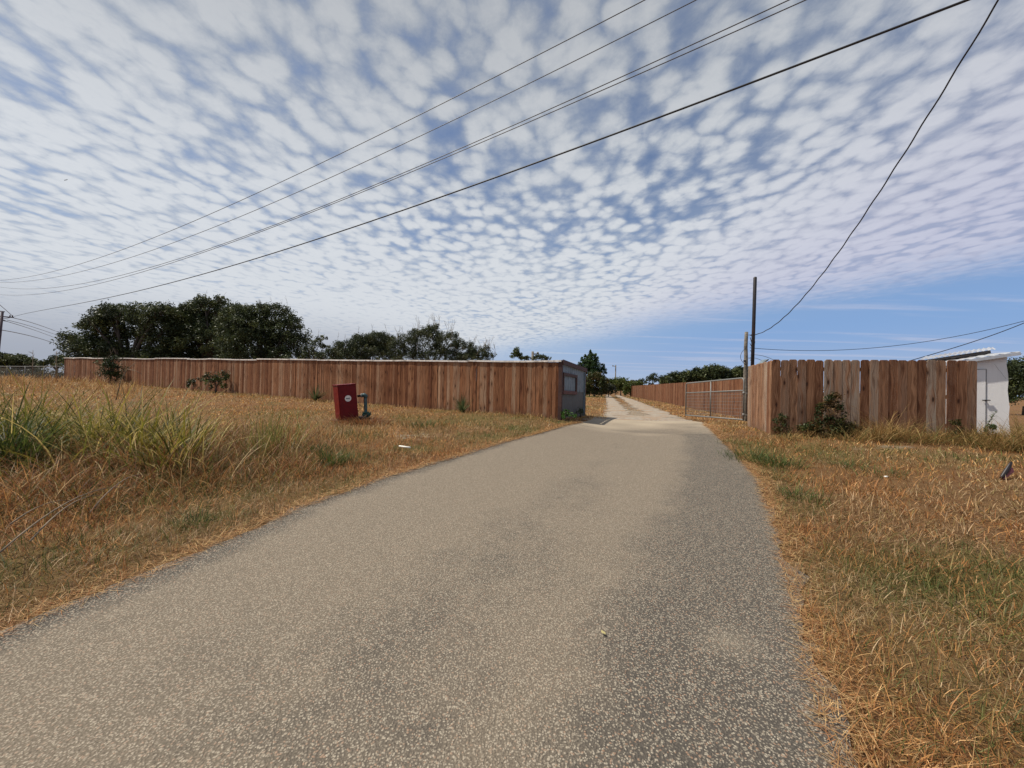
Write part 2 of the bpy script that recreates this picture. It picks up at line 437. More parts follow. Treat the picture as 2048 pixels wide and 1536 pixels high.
m, h2 = newmat('red_paint')
tco = h2.n('ShaderNodeTexCoord').outputs['Object']
f2 = h2.noise(tco, 9, 6, 0.65); sz = h2.n('ShaderNodeSeparateXYZ', ins={0: tco})
c = h2.mix(h2.ss(f2, 0.35, 0.7), (0.15, 0.002, 0.003), (0.115, 0.0015, 0.002))
lowm = h2.m('MULTIPLY', h2.ss(sz.outputs[2], 0.30, 0.06), h2.ss(h2.noise(h2.map(tco, sc=(2, 2, 9)), 9, 5, 0.7), 0.52, 0.66))
c = h2.mix(h2.m('MULTIPLY', lowm, 0.7), c, (0.17, 0.07, 0.05))
b = h2.n('ShaderNodeBsdfPrincipled', ins={'Base Color': c, 'Roughness': h2.ss(f2, 0.3, 0.7, 0.35, 0.55), 'Specular IOR Level': 0.25})
out(h2, b.outputs[0]); M_red = m

def world_uv(h):
    return h.n('ShaderNodeNewGeometry').outputs['Position']

# ground: thatch, bare soil and faded green in patches
m, h2 = newmat('dry_ground')
P0 = world_uv(h2)
P1 = h2.map(P0, sc=(1, 1, 0))
n1 = h2.noise(P1, 0.45, 4, 0.6); n2 = h2.noise(P1, 3.1, 5, 0.65); n3 = h2.noise(P1, 55, 4, 0.7); n4 = h2.noise(h2.map(P1, sc=(1, 6, 1)), 30, 3, 0.6)
a = h2.n('ShaderNodeAttribute', attribute_name='tint')
sa = h2.n('ShaderNodeSeparateColor', ins={0: a.outputs[0]})
c = h2.mix(h2.ss(n2, 0.35, 0.68), (0.15, 0.078, 0.032), (0.25, 0.14, 0.06))
c = h2.mix(h2.m('MULTIPLY', h2.ss(n1, 0.45, 0.62), 0.5), c, (0.24, 0.12, 0.06))
c = h2.mix(h2.m('MULTIPLY', h2.ss(n3, 0.42, 0.66), 0.75), c, (0.09, 0.045, 0.024))
c = h2.mix(h2.m('MULTIPLY', h2.ss(n4, 0.50, 0.72), 0.45), c, (0.46, 0.32, 0.17))
c = h2.mix(h2.m('MULTIPLY', sa.outputs[1], 0.75), c, (0.10, 0.115, 0.035))
c = h2.mix(h2.ss(h2.m('ADD', sa.outputs[0], h2.m('MULTIPLY', h2.m('SUBTRACT', n2, 0.5), 0.9)), 0.35, 0.62), c, h2.mix(h2.ss(n3, 0.4, 0.65), (0.33, 0.27, 0.20), (0.20, 0.155, 0.11)))
c = h2.mix(1.0, c, (K, K, K), 'MULTIPLY')
bb = h2.n('ShaderNodeBump', ins={'Strength': 1.0, 'Distance': 0.03, 'Height': h2.m('ADD', n3, h2.m('MULTIPLY', n2, 1.5))})
b = h2.n('ShaderNodeBsdfPrincipled', ins={'Base Color': c, 'Roughness': 0.95, 'Normal': bb.outputs[0]})
b.inputs['Specular IOR Level'].default_value = 0.1
out(h2, b.outputs[0]); M_ground = m

# chip-seal road: pale stones in bitumen; dust fills it where wheels do not sweep
m, h2 = newmat('chip_seal')
P1 = h2.map(world_uv(h2), sc=(1, 1, 0))
a = h2.n('ShaderNodeAttribute', attribute_name='tint')
sa = h2.n('ShaderNodeSeparateColor', ins={0: a.outputs[0]})
dist = h2.noise(P1, 30, 2, 0.5, out=1)
PV = h2.n('ShaderNodeVectorMath', operation='MULTIPLY_ADD', ins={0: dist, 1: (0.02, 0.02, 0), 2: P1}).outputs[0]
vd = h2.n('ShaderNodeTexVoronoi', feature='F1'); h2.t.links.new(PV, vd.inputs['Vector']); vd.inputs['Scale'].default_value = 104
rs = h2.n('ShaderNodeSeparateColor', ins={0: vd.outputs['Color']})
stone = h2.m('MULTIPLY', h2.ss(vd.outputs[0], 0.58, 0.34), h2.ss(rs.outputs[0], 0.05, 0.45))
sc_ = h2.mix(rs.outputs[1], (0.24, 0.212, 0.168), (0.50, 0.455, 0.37))
sc_ = h2.mix(h2.m('MULTIPLY', h2.ss(rs.outputs[2], 0.80, 0.95), 0.8), sc_, (0.34, 0.20, 0.13))
L1 = h2.noise(P1, 0.7, 4, 0.6); L2 = h2.noise(P1, 4.5, 5, 0.65); L3 = h2.noise(P1, 120, 3, 0.6)
dust = h2.m('ADD', sa.outputs[0], h2.m('MULTIPLY', h2.m('SUBTRACT', L1, 0.5), 0.9))
dust = h2.m('ADD', dust, h2.m('MULTIPLY', h2.m('SUBTRACT', L2, 0.5), 0.55))
dust = h2.ss(dust, 0.22, 0.78)
bit = h2.mix(dust, (0.098, 0.089, 0.077), (0.200, 0.170, 0.132))
bit = h2.mix(h2.m('MULTIPLY', h2.ss(L3, 0.35, 0.7), 0.7), bit, h2.mix(1.0, bit, (0.5, 0.5, 0.5), 'MULTIPLY'))
sc_ = h2.mix(h2.m('MULTIPLY', dust, 0.45), sc_, (0.36, 0.312, 0.25))
c = h2.mix(h2.m('MULTIPLY', stone, h2.ss(dust, 0.0, 1.0, 0.80, 0.85)), bit, sc_)
c = h2.mix(sa.outputs[1], c, h2.mix(h2.ss(L3, 0.35, 0.65), (0.36, 0.305, 0.23), (0.46, 0.40, 0.31)))
c = h2.mix(1.0, c, (K * 1.03, K * .99, K * .94), 'MULTIPLY')
hgt = h2.m('SUBTRACT', 1.0, vd.outputs[0])
bb = h2.n('ShaderNodeBump', ins={'Strength': 0.9, 'Distance': 0.006, 'Height': h2.m('ADD', hgt, h2.m('MULTIPLY', L3, 0.5))})
b = h2.n('ShaderNodeBsdfPrincipled', ins={'Base Color': c, 'Roughness': 0.88, 'Normal': bb.outputs[0]})
b.inputs['Specular IOR Level'].default_value = 0.25
out(h2, b.outputs[0]); M_road = m

m, h2 = newmat('caliche_gravel')
P1 = h2.map(world_uv(h2), sc=(1, 1, 0))
g1 = h2.noise(P1, 1.3, 5, 0.65); g2 = h2.noise(P1, 22, 5, 0.75); g3 = h2.noise(h2.map(P1, sc=(1, 0.6, 1)), 6, 5, 0.6)
c = h2.mix(h2.ss(g2, 0.35, 0.65), (0.27, 0.235, 0.19), (0.43, 0.385, 0.32))
c = h2.mix(h2.m('MULTIPLY', h2.ss(g1, 0.46, 0.62), 0.75), c, (0.34, 0.21, 0.11))
c = h2.mix(h2.m('MULTIPLY', h2.ss(g3, 0.47, 0.62), 0.75), c, (0.24, 0.20, 0.16))
c = h2.mix(1.0, c, (.88, .85, .81), 'MULTIPLY')
bb = h2.n('ShaderNodeBump', ins={'Strength': 1.0, 'Distance': 0.02, 'Height': g2})
b = h2.n('ShaderNodeBsdfPrincipled', ins={'Base Color': c, 'Roughness': 0.95, 'Normal': bb.outputs[0]})
out(h2, b.outputs[0]); M_gravel = m

# ------------------------------------------------------------ the plan: road edges, drive tracks, fences
YL = [-14, -6, -3, 0, 2.16, 4.3, 5.6, 6.8, 8.4, 9.9, 11.5, 13.0, 14.5]
XL = [-9.0, -5.6, -4.4, -3.5, -2.87, -2.36, -1.8, -1.09, -0.22, 0.72, 1.6, 2.55, 3.2]
YR = [-14, -6, -2.5, 0, 1.5, 2.23, 3.93, 5.93, 7.6, 9.67, 11.2, 13.0, 14.5]
XR = [-5.0, -1.6, 0.0, 0.85, 1.36, 1.78, 2.78, 3.85, 4.55, 5.25, 5.85, 6.5, 7.0]
def xl(y): return np.interp(y, YL, XL)
def xr(y): return np.interp(y, YR, XR)
L0 = Vector((1.56, 12.5)); L1 = Vector((2.88, 15.3)); LE = Vector((-38.4, 33.05))
def fenceY(x): return 12.5 + 0.514 * (1.56 - x)
R0 = Vector((7.06, 11.5)); RC = Vector((6.33, 9.4)); RE = Vector((10.25, 8.5))
def driveX(y): return 7.03 + 0.2026 * y           # line of the long fence right of the drive
TL = lambda y: (4.15 + 0.243 * (y - 16), 5.0 + 0.235 * (y - 16))      # left wheel track
TR = lambda y: (5.95 + 0.245 * (y - 16) - 0.0, 7.1 + 0.235 * (y - 16))

def on_road(x, y, pad=0.0):
    return (y < 14.2) & (x > xl(y) - pad) & (x < xr(y) + pad)
def on_track(x, y, pad=0.0):
    a0 = 4.0 + 0.243 * (y - 16); a1 = 5.15 + 0.235 * (y - 16); b0 = 5.85 + 0.243 * (y - 16); b1 = 7.2 + 0.235 * (y - 16)
    t = (y > 13.6) & (y < 80)
    return t & (((x > a0 - pad) & (x < a1 + pad)) | ((x > b0 - pad) & (x < b1 + pad)) | ((y < 16.8) & (x > a0 - pad) & (x < b1 + pad)))

GREENS = [  # x, y, radius, strength: where the turf is still green
    (4.35, 7.4, .8, .9), (4.1, 6.3, .55, .8), (5.0, 8.5, .8, .7), (6.2, 7.6, .9, .5), (7.4, 7.0, .8, .45), (3.2, 4.6, .5, .4),
    (3.1, 2.75, .7, .75), (3.9, 2.9, .6, .8), (3.5, 2.35, .6, .8), (2.5, 2.2, .35, .4), (2.3, 1.7, .5, .5), (4.2, 2.4, .7, .6),
    (-3.4, 8.6, .6, .8), (-1.9, 7.6, .5, .6), (-0.6, 8.9, .6, .7), (0.3, 10.3, .7, .8), (1.6, 12.0, .5, .7), (-1.5, 11.6, 1.4, .55),
    (-3.0, 11.8, 1.1, .5), (0.2, 12.2, 1.0, .5), (-5.6, 9.4, .8, .6), (-4.0, 4.5, .7, .5), (-5.2, 4.0, .8, .4), (-3.0, 5.6, .6, .35),
    (-7.0, 12.0, 1.3, .35), (5.5, 10.6, .5, .7), (6.9, 10.4, .6, .5), (-3.6, 3.0, .7, .5), (-4.4, 5.9, .6, .4), (11.0, 57, 6, 1.3), (-3.9, 6.4, .8, .5), (-4.9, 6.6, .9, .6), (-3.2, 4.9, .5, .5), (-4.6, 5.0, .8, .55), (-5.8, 7.6, 1.2, .5), (-2.6, 6.6, .5, .45), (-3.1, 3.9, .4, .4)]
def greenness(x, y):
    g = np.zeros_like(x)
    for gx, gy, r, s in GREENS:
        g = np.maximum(g, s * np.exp(-((x - gx) ** 2 + (y - gy) ** 2) / (r * r)))
    n = vnoise(x, y, 1.6, 3) * .6 + vnoise(x, y, 5.0, 4) * .4
    g = g * (0.35 + 1.2 * n)
    g = np.maximum(g, np.clip((vnoise(x, y, .55, 9) * .6 + vnoise(x, y, 2.1, 5) * .4 - .62) * 2.2, 0, .45))
    return np.clip(g, 0, 1)
def bareness(x, y):
    b = 0.5 * np.exp(-(((x + 2.4) / 1.5) ** 2 + ((y - 9.0) / .9) ** 2))
    b = np.maximum(b, 0.5 * np.exp(-(((x - 7.6) / 1.2) ** 2 + ((y - 7.7) / .35) ** 2)))
    d = np.minimum(np.abs(x - xl(y)), np.abs(x - xr(y)))
    b = np.maximum(b, np.where(y < 14, 0.45 * np.exp(-(d / .12) ** 2), 0))
    mid = (y > 13.4) & (y < 78) & (x > 4.0 + .243 * (y - 16)) & (x < 7.2 + .235 * (y - 16))
    b = np.where(mid, np.maximum(b, np.clip(.9 - (y - 14) * .03, .30, .8) * (.55 + .8 * vnoise(x, y, 1.1, 51))), b)
    # worn strip beside the long fence
    b = np.maximum(b, np.where(y > 14, 0.25 * np.exp(-((x - driveX(y) + .7) / .5) ** 2), 0))
    return b

# ------------------------------------------------------------ ground, road, drive
def axis(near, far, step, growth):
    a = [0.0]; s = step
    while a[-1] < far:
        if a[-1] > near: s *= growth
        a.append(a[-1] + s)
    return np.array(a)
ax = axis(16, 1500, 0.16, 1.07)
gx = np.concatenate((-ax[::-1][:-1], ax)); gyp = axis(22, 1800, 0.16, 1.07); gyn = axis(3, 300, 0.5, 1.2)
gy = np.concatenate((-gyn[::-1][:-1], gyp))
GX, GY = np.meshgrid(gx, gy)
GZ = gzv(GX, GY)
bump = (vnoise(GX, GY, 1.1, 1) - .5) * .07 + (vnoise(GX, GY, 3.3, 2) - .5) * .035
dr = np.minimum(np.abs(GX - xl(GY)), np.abs(GX - xr(GY)))
inside = on_road(GX, GY) | on_track(GX, GY, .2) | ((GY > 13.4) & (GY < 80) & (GX > TL(GY)[0] - .3) & (GX < TR(GY)[1] + .3))
GZ = GZ + np.where(inside, 0, bump * np.clip(dr / .5, 0, 1)) - np.where(on_road(GX, GY, -.25), 0.03, 0)
ny, nx = GX.shape
idx = np.arange(ny * nx).reshape(ny, nx)
q = np.stack((idx[:-1, :-1], idx[:-1, 1:], idx[1:, 1:], idx[1:, :-1]), -1).reshape(-1, 4)
tint = np.stack((bareness(GX, GY).ravel(), greenness(GX, GY).ravel() * (np.hypot(GX, GY).ravel() < 90), np.zeros(ny * nx)), 1)
me = fast_mesh('ground', np.stack((GX.ravel(), GY.ravel(), GZ.ravel()), 1), np.full(len(q), 4), q.ravel(), tint)
me.polygons.foreach_set('use_smooth', np.ones(len(q), bool))
tag(link('ground', me, M_ground), kind='structure')

def strip(name, mat, ys, fl, fr, nx_, lift, tintf, seed, jag=0.05):
    ys = np.asarray(ys); T = np.linspace(0, 1, nx_)
    a = fl(ys) + (vnoise(ys, ys * 0, 3.1, seed) - .5) * jag * 2 + (vnoise(ys, ys * 0, 11, seed + 1) - .5) * jag
    b = fr(ys) + (vnoise(ys, ys * 0, 2.7, seed + 2) - .5) * jag * 2 + (vnoise(ys, ys * 0, 12, seed + 3) - .5) * jag
    X = a[:, None] * (1 - T) + b[:, None] * T; Y = np.repeat(ys[:, None], nx_, 1)
    Z = gzv(X, Y) + lift
    TT = np.repeat(T[None, :], len(ys), 0)
    crown = np.sin(np.pi * TT)
    Z = Z + 0.015 * crown
    idx = np.arange(X.size).reshape(X.shape)
    q = np.stack((idx[:-1, :-1], idx[:-1, 1:], idx[1:, 1:], idx[1:, :-1]), -1).reshape(-1, 4)
    me = fast_mesh(name, np.stack((X.ravel(), Y.ravel(), Z.ravel()), 1), np.full(len(q), 4), q.ravel(), tintf(TT.ravel(), X.ravel(), Y.ravel()))
    me.polygons.foreach_set('use_smooth', np.ones(len(q), bool))
    return tag(link(name, me, mat), kind='structure')

def road_tint(t, x, y):
    d = np.interp(t, [0, .03, .08, .2, .38, .5, .60, .68, .74, .84, .93, 1], [.12, .25, .8, .95, .85, .58, .7, .88, .6, .14, .08, .3])
    d = d * np.interp(y, [-5, 2.5, 5, 9, 13], [.75, .85, 1.0, 1.05, 1.25]) + np.interp(y, [5, 9, 13], [0, .15, .45])
    pale = np.clip((y - 10.6 + (vnoise(x, y, 1.2, 8) - .5) * 3.0) / 3.0, 0, 1) * .9
    pale = np.maximum(pale, .25 * np.exp(-((x - 1.28) ** 2 / .02 + (y - 2.22) ** 2 / .015)))
    return np.stack((np.clip(d, 0, 1.3), pale, 0 * d), 1)
strip('road', M_road, np.arange(-13, 14.3, .07), xl, xr, 60, 0.012, road_tint, 1, .085)
nt0 = lambda t, x, y: np.stack((t, t, t), 1)
strip('driveway', M_gravel, np.arange(13.4, 17.2, .08), lambda y: np.interp(y, [13.4, 17.2], [2.5, 4.3]), lambda y: np.interp(y, [13.4, 17.2], [6.75, 7.4]), 30, 0.008, nt0, 4, .1)
ysd = np.concatenate((np.arange(16.6, 30, .1), np.arange(30, 78, .3)))
strip('driveway', M_gravel, ysd, lambda y: 3.95 + .243 * (y - 16), lambda y: 5.2 + .235 * (y - 16), 6, 0.010, nt0, 6, .26)
strip('driveway', M_gravel, ysd, lambda y: 5.80 + .243 * (y - 16), lambda y: 7.3 + .235 * (y - 16), 6, 0.010, nt0, 7, .28)

# ------------------------------------------------------------ fences
def pickets(a, b, pitch, hfun, mat, name, parent, w_gap=0.006, thick=0.016, ear=0.03, zf=None, jz=0.012, board0=0, tiltj=0.006, yawj=0.05):
    a = Vector(a); b = Vector(b); d = b - a; ln = d.length; d.normalize(); nrm = Vector((d.y, -d.x))
    mb = MB(); n = int(round(ln / pitch)); pitch = ln / n
    for i in range(n):
        w = pitch - random.uniform(0.5, 1.8) * w_gap; c0 = (i + .5) * pitch + random.uniform(-.3, .3) * w_gap
        off = random.uniform(-.005, .005); yaw = random.gauss(0, yawj)
        p = a + d * c0; zb = (zf(p.x, p.y) if zf else gz(p.x, p.y)) - 0.03 + random.uniform(0, .02)
        top = hfun(c0, p) + random.uniform(-jz, jz); H = top - zb; tl = random.uniform(-tiltj, tiltj)
        e = ear * random.uniform(.8, 1.2) if ear else 0
        prof = [(-w/2, 0), (w/2, 0), (w/2, H - e), (w/2 - e, H), (-w/2 + e, H), (-w/2, H - e)] if ear else [(-w/2, 0), (w/2, 0), (w/2, H), (-w/2, H)]
        vs = []; at_ = []
        for s in (1, -1):
            for (x, z) in prof:
                xx = x + z * tl; dd = off + s * thick / 2 + x * yaw + .012 * (x / w) ** 2
                q = a + d * (c0 + xx) + nrm * dd
                vs.append((q.x, q.y, zb + z)); at_.append((x, z, board0 + i))
        k = len(prof)
        fs = [tuple(range(k)), tuple(range(2 * k - 1, k - 1, -1))] + [(j, j + k, (j + 1) % k + k, (j + 1) % k) for j in range(k)]
        mb.add(vs, fs, at_)
    return mb.build(name, mat, parent, True)

# --- long fence on the left
topL = lambda x: EYE + .87 + .0205 * (1.56 - x)
lf = empty('wooden_fence', (L0.x, L0.y, gz(*L0)), 'long brown board fence with pale weathered cap, left of the road', 'fence')
pickets(LE, L0, .146, lambda c, p: topL(p.x) - .03, M_woodL, 'picket_panel', lf, ear=0, jz=.006, tiltj=.0012, w_gap=-.003, yawj=.08)
def lpt(s, off=0.0):
    d = (LE - L0).normalized(); n = Vector((-d.y, d.x))     # towards the camera side
    p = L0 + d * s + n * off
    return p
dL = (LE - L0).normalized(); nL = Vector((dL.y, -dL.x))
if nL.y > 0: nL = -nL
LN = (LE - L0).length
s = -0.04; k = 0
while s < LN:
    ln = min(random.choice([3.6, 4.2, 2.4, 4.8]), LN - s + .02)
    mb = MB(); n = 8; za = random.uniform(-.02, .024); zb2 = random.uniform(-.02, .026)
    bow = random.uniform(-.025, .03)
    vs = []; at_ = []
    for i in range(n + 1):
        t = i / n; p = L0 + dL * (s + ln * t - (.0 if i < n else .006))
        z = topL(p.x) + za * (1 - t) + zb2 * t + bow * math.sin(math.pi * t) + random.uniform(-.003, .003)
        o1 = random.uniform(-.004, .004)
        for (o, dz) in ((.055 + o1, -.040), (.055 + o1, .016), (-.09 + o1, .024), (-.09 + o1, -.032)):
            q = p + nL * o; vs.append((q.x, q.y, z + dz))
    fs = [(i*4+j, i*4+(j+1) % 4, (i+1)*4+(j+1) % 4, (i+1)*4+j) for i in range(n) for j in range(4)] + [(3, 2, 1, 0), (n*4, n*4+1, n*4+2, n*4+3)]
    mb.add(vs, fs); mb.build('cap_board', M_cap, lf, True)
    s += ln; k += 1
mb = MB()
for zo in (.35, 1.0, 1.6):
    for i in range(16):
        p = L0 + dL * (LN * i / 16) - nL * .03; q = L0 + dL * (LN * (i + 1) / 16) - nL * .03
        mb.beam((p.x, p.y, topL(p.x) - 1.85 + zo), (q.x, q.y, topL(q.x) - 1.85 + zo), .038, .085)
mb.build('rail', M_woodD, lf, True)
for i in range(1, 19):
    p = L0 + dL * (LN * i / 19) - nL * .10
    MB().beam((p.x, p.y, gz(p.x, p.y) - .1), (p.x, p.y, topL(p.x) - .06), .09, .09).build('post', M_post, lf, True)

# --- the end screen of that fence, facing the drive
es = empty('fence_end_screen', (L0.x, L0.y, gz(*L0)), 'dark timber framed grey metal end screen of the left fence, with a framed window', 'screen')
dE = (L1 - L0); LEN = dE.length; dE.normalize(); nE = Vector((dE.y, -dE.x))     # towards the drive
def ep(s, z0, off=0.0):       # s along, z above the local base line
    p = L0 + dE * s + nE * off; t = s / LEN
    return Vector((p.x, p.y, (EYE - 1.03) * (1 - t) + (EYE - 1.10) * t + z0))
HE0, HE1 = 1.93, 1.87
MB().beam(ep(.045, -.1, 0), ep(.045, HE0, 0), .12, .11, dE.to_3d()).build('corner_post', M_stain, es, True, .004)
MB().beam(ep(LEN - .06, -.1, 0), ep(LEN - .06, HE1 - .005, 0), .12, .11, dE.to_3d()).build('end_post', M_stain, es, True, .004)
MB().beam(ep(.0, HE0 - .05, .085), ep(LEN, HE1 - .05, .085), .035, .15).build('top_rail', M_stain, es, True, .003)
mb = MB(); nr = 46; vs = []; at_ = []
for i in range(nr + 1):
    s_ = .10 + (LEN - .22) * i / nr; o = .012 + (.016 if i % 4 in (0, 1) else 0)
    for z in (.95, HE0 - .1): vs.append(ep(s_, z, o))
fs = [(i*2, i*2+2, i*2+3, i*2+1) for i in range(nr)]
mb.add(vs, fs); o = mb.build('corrugated_sheet', M_sheet, es, True); o.modifiers.new('solid', 'SOLIDIFY').thickness = .003
MB().beam(ep(.10, .45, .010), ep(LEN - .12, .45, .010), .014, 1.00).build('lower_panel', M_panel, es, True)
MB().beam(ep(LEN - .20, .02, .034), ep(LEN - .20, HE1 - .12, .034), .09, .02, dE.to_3d()).build('trim_strip', M_sheet, es, True)
fr_ = empty('window', ep(1.0, .9, .05) - es.location, None, None); fr_.parent = es
wz0, wz1, ws0, ws1 = .90, 1.50, .14, 1.78
MB().beam(ep(ws0, wz0, .055), ep(ws1, wz0, .055), .05, .12).build('sill', M_stainr, fr_, True, .003)
MB().beam(ep(ws0, wz1, .055), ep(ws1, wz1, .055), .05, .10).build('head', M_stain, fr_, True, .003)
MB().beam(ep(ws1 - .05, wz0 + .055, .052), ep(ws1 - .05, wz1 - .045, .052), .045, .10, dE.to_3d()).build('stile', M_stain, fr_, True, .003)
MB().beam(ep(ws0 + .05, wz0 + .055, .052), ep(ws0 + .05, wz1 - .045, .052), .045, .08, dE.to_3d()).build('stile', M_stain, fr_, True, .003)

# --- long fence along the right of the drive
rf = empty('wooden_fence', (driveX(30), 30, gz(driveX(30), 30)), 'long reddish brown picket fence running away along the drive behind the gate', 'fence')
pickets((driveX(13), 13), (driveX(67), 67), .146, lambda c, p: EYE - 1.22 + 1.83, M_woodD, 'picket_panel', rf, ear=0, jz=.012, tiltj=.003)
mb = MB()
for zo in (.3, 1.0, 1.6):
    for i in range(12):
        y0 = 13 + 54 * i / 12; y1 = 13 + 54 * (i + 1) / 12
        mb.beam((driveX(y0) + .035, y0, EYE - 1.22 + zo), (driveX(y1) + .035, y1, EYE - 1.22 + zo), .038, .085)
mb.build('rail', M_woodD, rf, True)
for i in range(0, 23):
    y = 13.1 + 53.8 * i / 22
    MB().beam((driveX(y) + .11, y, .1), (driveX(y) + .11, y, EYE - 1.22 + 1.75), .09, .09).build('post', M_post, rf, True)

# --- near fence on the right
nf = empty('wooden_fence', (RC.x, RC.y, gz(*RC)), 'near dog-eared picket fence with grey and brown boards, right of the road', 'fence')
pickets(R0, RC, .155, lambda c, p: EYE + .765 + .02 * (c / 2.2), M_woodR, 'picket_panel', nf, ear=.028, jz=.012, board0=500)
pickets(RC, RE, .184, lambda c, p: EYE + .80, M_woodR, 'picket_panel', nf, ear=.032, jz=.012, w_gap=.006, board0=711, yawj=.03)
for (a_, b_) in ((R0, RC), (RC, RE)):
    d_ = (b_ - a_).normalized(); n_ = Vector((-d_.y, d_.x))
    for zo in (.35, 1.0, 1.6):
        p = a_ + n_ * .03; q2 = b_ + n_ * .03
        MB().beam((p.x, p.y, EYE - 1.02 + zo), (q2.x, q2.y, EYE - 1.02 + zo), .04, .088).build('rail', M_woodR, nf, True)
    for i in range(3):
        p = a_ + (b_ - a_) * (.03 + .94 * i / 2) + n_ * .10
        MB().beam((p.x, p.y, .2), (p.x, p.y, EYE + .70), .09, .09).build('post', M_post, nf, True)

# ------------------------------------------------------------ tubular gate, standing open
gt = empty('gate', (7.0, 11.6, gz(7.0, 11.6)), 'grey galvanised tube gate with wire mesh, swung open beside the drive', 'gate')
gh = (6.99, 11.62); gf = (7.05, 15.6)
zt0 = EYE + .42; zb0 = EYE - .84; zt1 = EYE + .295; zb1 = EYE - .99
def gp(t, k):   # t along, k 0 bottom..1 top
    return Vector((gh[0]*(1-t)+gf[0]*t, gh[1]*(1-t)+gf[1]*t, (zb0*(1-t)+zb1*t)*(1-k) + (zt0*(1-t)+zt1*t)*k))
r_ = .024
pts = [gp(0, 0), gp(0, .9), gp(.004, .96), gp(.015, .99), gp(.03, 1), gp(.97, 1), gp(.99, .985), gp(1, .95), gp(1, 0)]
MB().tube(pts, r_, 10).build('frame', M_galv, gt, True)
MB().tube([gp(0, 0), gp(1, 0)], r_, 10).build('bottom_rail', M_galv, gt, True)
MB().tube([gp(0, .70), gp(1, .70)], r_ * .85, 10).build('middle_rail', M_galv, gt, True)
MB().tube([gp(.5, 0), gp(.5, 1)], r_ * .85, 10).build('upright', M_galv, gt, True)
mb = MB()
for i in range(1, 40): mb.tube([gp(i / 40, .01), gp(i / 40, .70)], .0042, 4, False)
for j in range(1, 8): mb.tube([gp(0, .70 * j / 8), gp(1, .70 * j / 8)], .0042, 4, False)
mb.build('wire_mesh', M_mesh, gt, True)
for k_ in (.12, .64):
    mb = MB(); c_ = gp(0, k_); mb.tube([c_ + Vector((0, 0, -.04)), c_ + Vector((0, 0, .04))], .034, 10); mb.beam(c_, c_ + Vector((.11, -.08, 0)), .03, .02)
    mb.build('hinge', M_galv, gt, True)
# rod bracing the gate
MB().tube([gp(.02, .66), gp(.5, .695)], .008, 6).build('brace_rod', M_black, gt, True)

# ------------------------------------------------------------ posts and poles on the right
p_ = at(1508, 640, 12.6)
zt = at(1509, 554, 12.6).z
bp_ = empty('steel_pole', (p_.x - .05, 12.6, gz(p_.x, 12.6)), 'tall bare black pole standing behind the right fence', 'pole')
MB().tube([(p_.x - .06, 12.6, .2), (p_.x + .015, 12.6, zt - .03), (p_.x + .015, 12.6, zt)], [.052, .052, .04], 14).build('shaft', M_black, bp_, True)
tp = empty('solar_panel', at(1523, 726, 12.9), 'small dark solar panel tilted above the right fence by the black pole', 'solar panel')
c_ = at(1523, 726, 12.9)
Mr = Matrix.Rotation(R(-38), 3, 'Y')
MB().box(c_, (.36, .30, .028), Mr).build('panel', M_dark, tp, True)
MB().box(c_ + Mr @ Vector((0, 0, .018)), (.34, .28, .006), Mr).build('glass', M_sheet, tp, True)
MB().tube([c_ + Vector((.02, 0, -.02)), (c_.x + .02, 12.9, gz(c_.x, 12.9) - .05)], .024, 8).build('bracket', M_black, tp, True)

wp_top = at(1493.5, 664, 15.0); wx = wp_top.x
wp = empty('utility_pole', (wx, 15, gz(wx, 15)), 'short rough grey wooden service pole behind the open gate', 'pole')
mb = MB(); n = 12
mb.tube([(wx - .02 + .01 * math.sin(i * 1.7), 15, .1 + (wp_top.z - .1) * i / n) for i in range(n + 1)], [.088 - .026 * i / n for i in range(n + 1)], 10)
mb.build('shaft', M_post, wp, True)
mb = MB(); mb.tube([(wx + .05, 14.97, wp_top.z - .12), (wx + .16, 14.9, wp_top.z - .13)], .012, 6); mb.ball((wx + .12, 14.92, wp_top.z - .13), .03)
mb.build('cable_hook', M_black, wp, True)
def curl(p0, p1, sag, r, parent, name='drip_loop', side=(0, 0, 0), mat=None):
    p0 = Vector(p0); p1 = Vector(p1); side = Vector(side)
    pts = [p0.lerp(p1, t) + Vector((0, 0, -sag * 4 * t * (1 - t))) + side * 4 * t * (1 - t) for t in [i / 12 for i in range(13)]]
    return MB().tube(pts, r, 6).build(name, mat or M_wire, parent, True)
zt_ = wp_top.z
curl((wx + .14, 14.9, zt_ - .13), (wx + .18, 14.9, zt_ - .62), .0, .010, wp, side=(.10, 0, 0))
curl((wx + .08, 14.9, zt_ - .22), (wx + .22, 14.9, zt_ - .50), .10, .012, wp)
curl((wx + .07, 14.9, zt_ - .45), (wx + .20, 14.9, zt_ - .78), .06, .010, wp, side=(.04, 0, 0))
curl((wx + .08, 14.9, zt_ - .72), (wx + .08, 14.9, zt_ - 1.12), 0, .009, wp, side=(.10, 0, 0))
curl((wx - .08, 14.9, zt_ - .62), (wx - .09, 14.9, zt_ - 1.28), .02, .008, wp, side=(-.20, 0, 0))
mb = MB(); mb.box((wx - .11, 14.93, zt_ - 1.14), (.06, .06, .07)); mb.build('junction_box', M_black, wp, True)
mb = MB(); mb.tube([(wx + .05, 14.95, zt_ - 1.02), (wx + .28, 14.95, zt_ - 1.02)], .012, 6)
mb.build('bracket', M_black, wp, True)

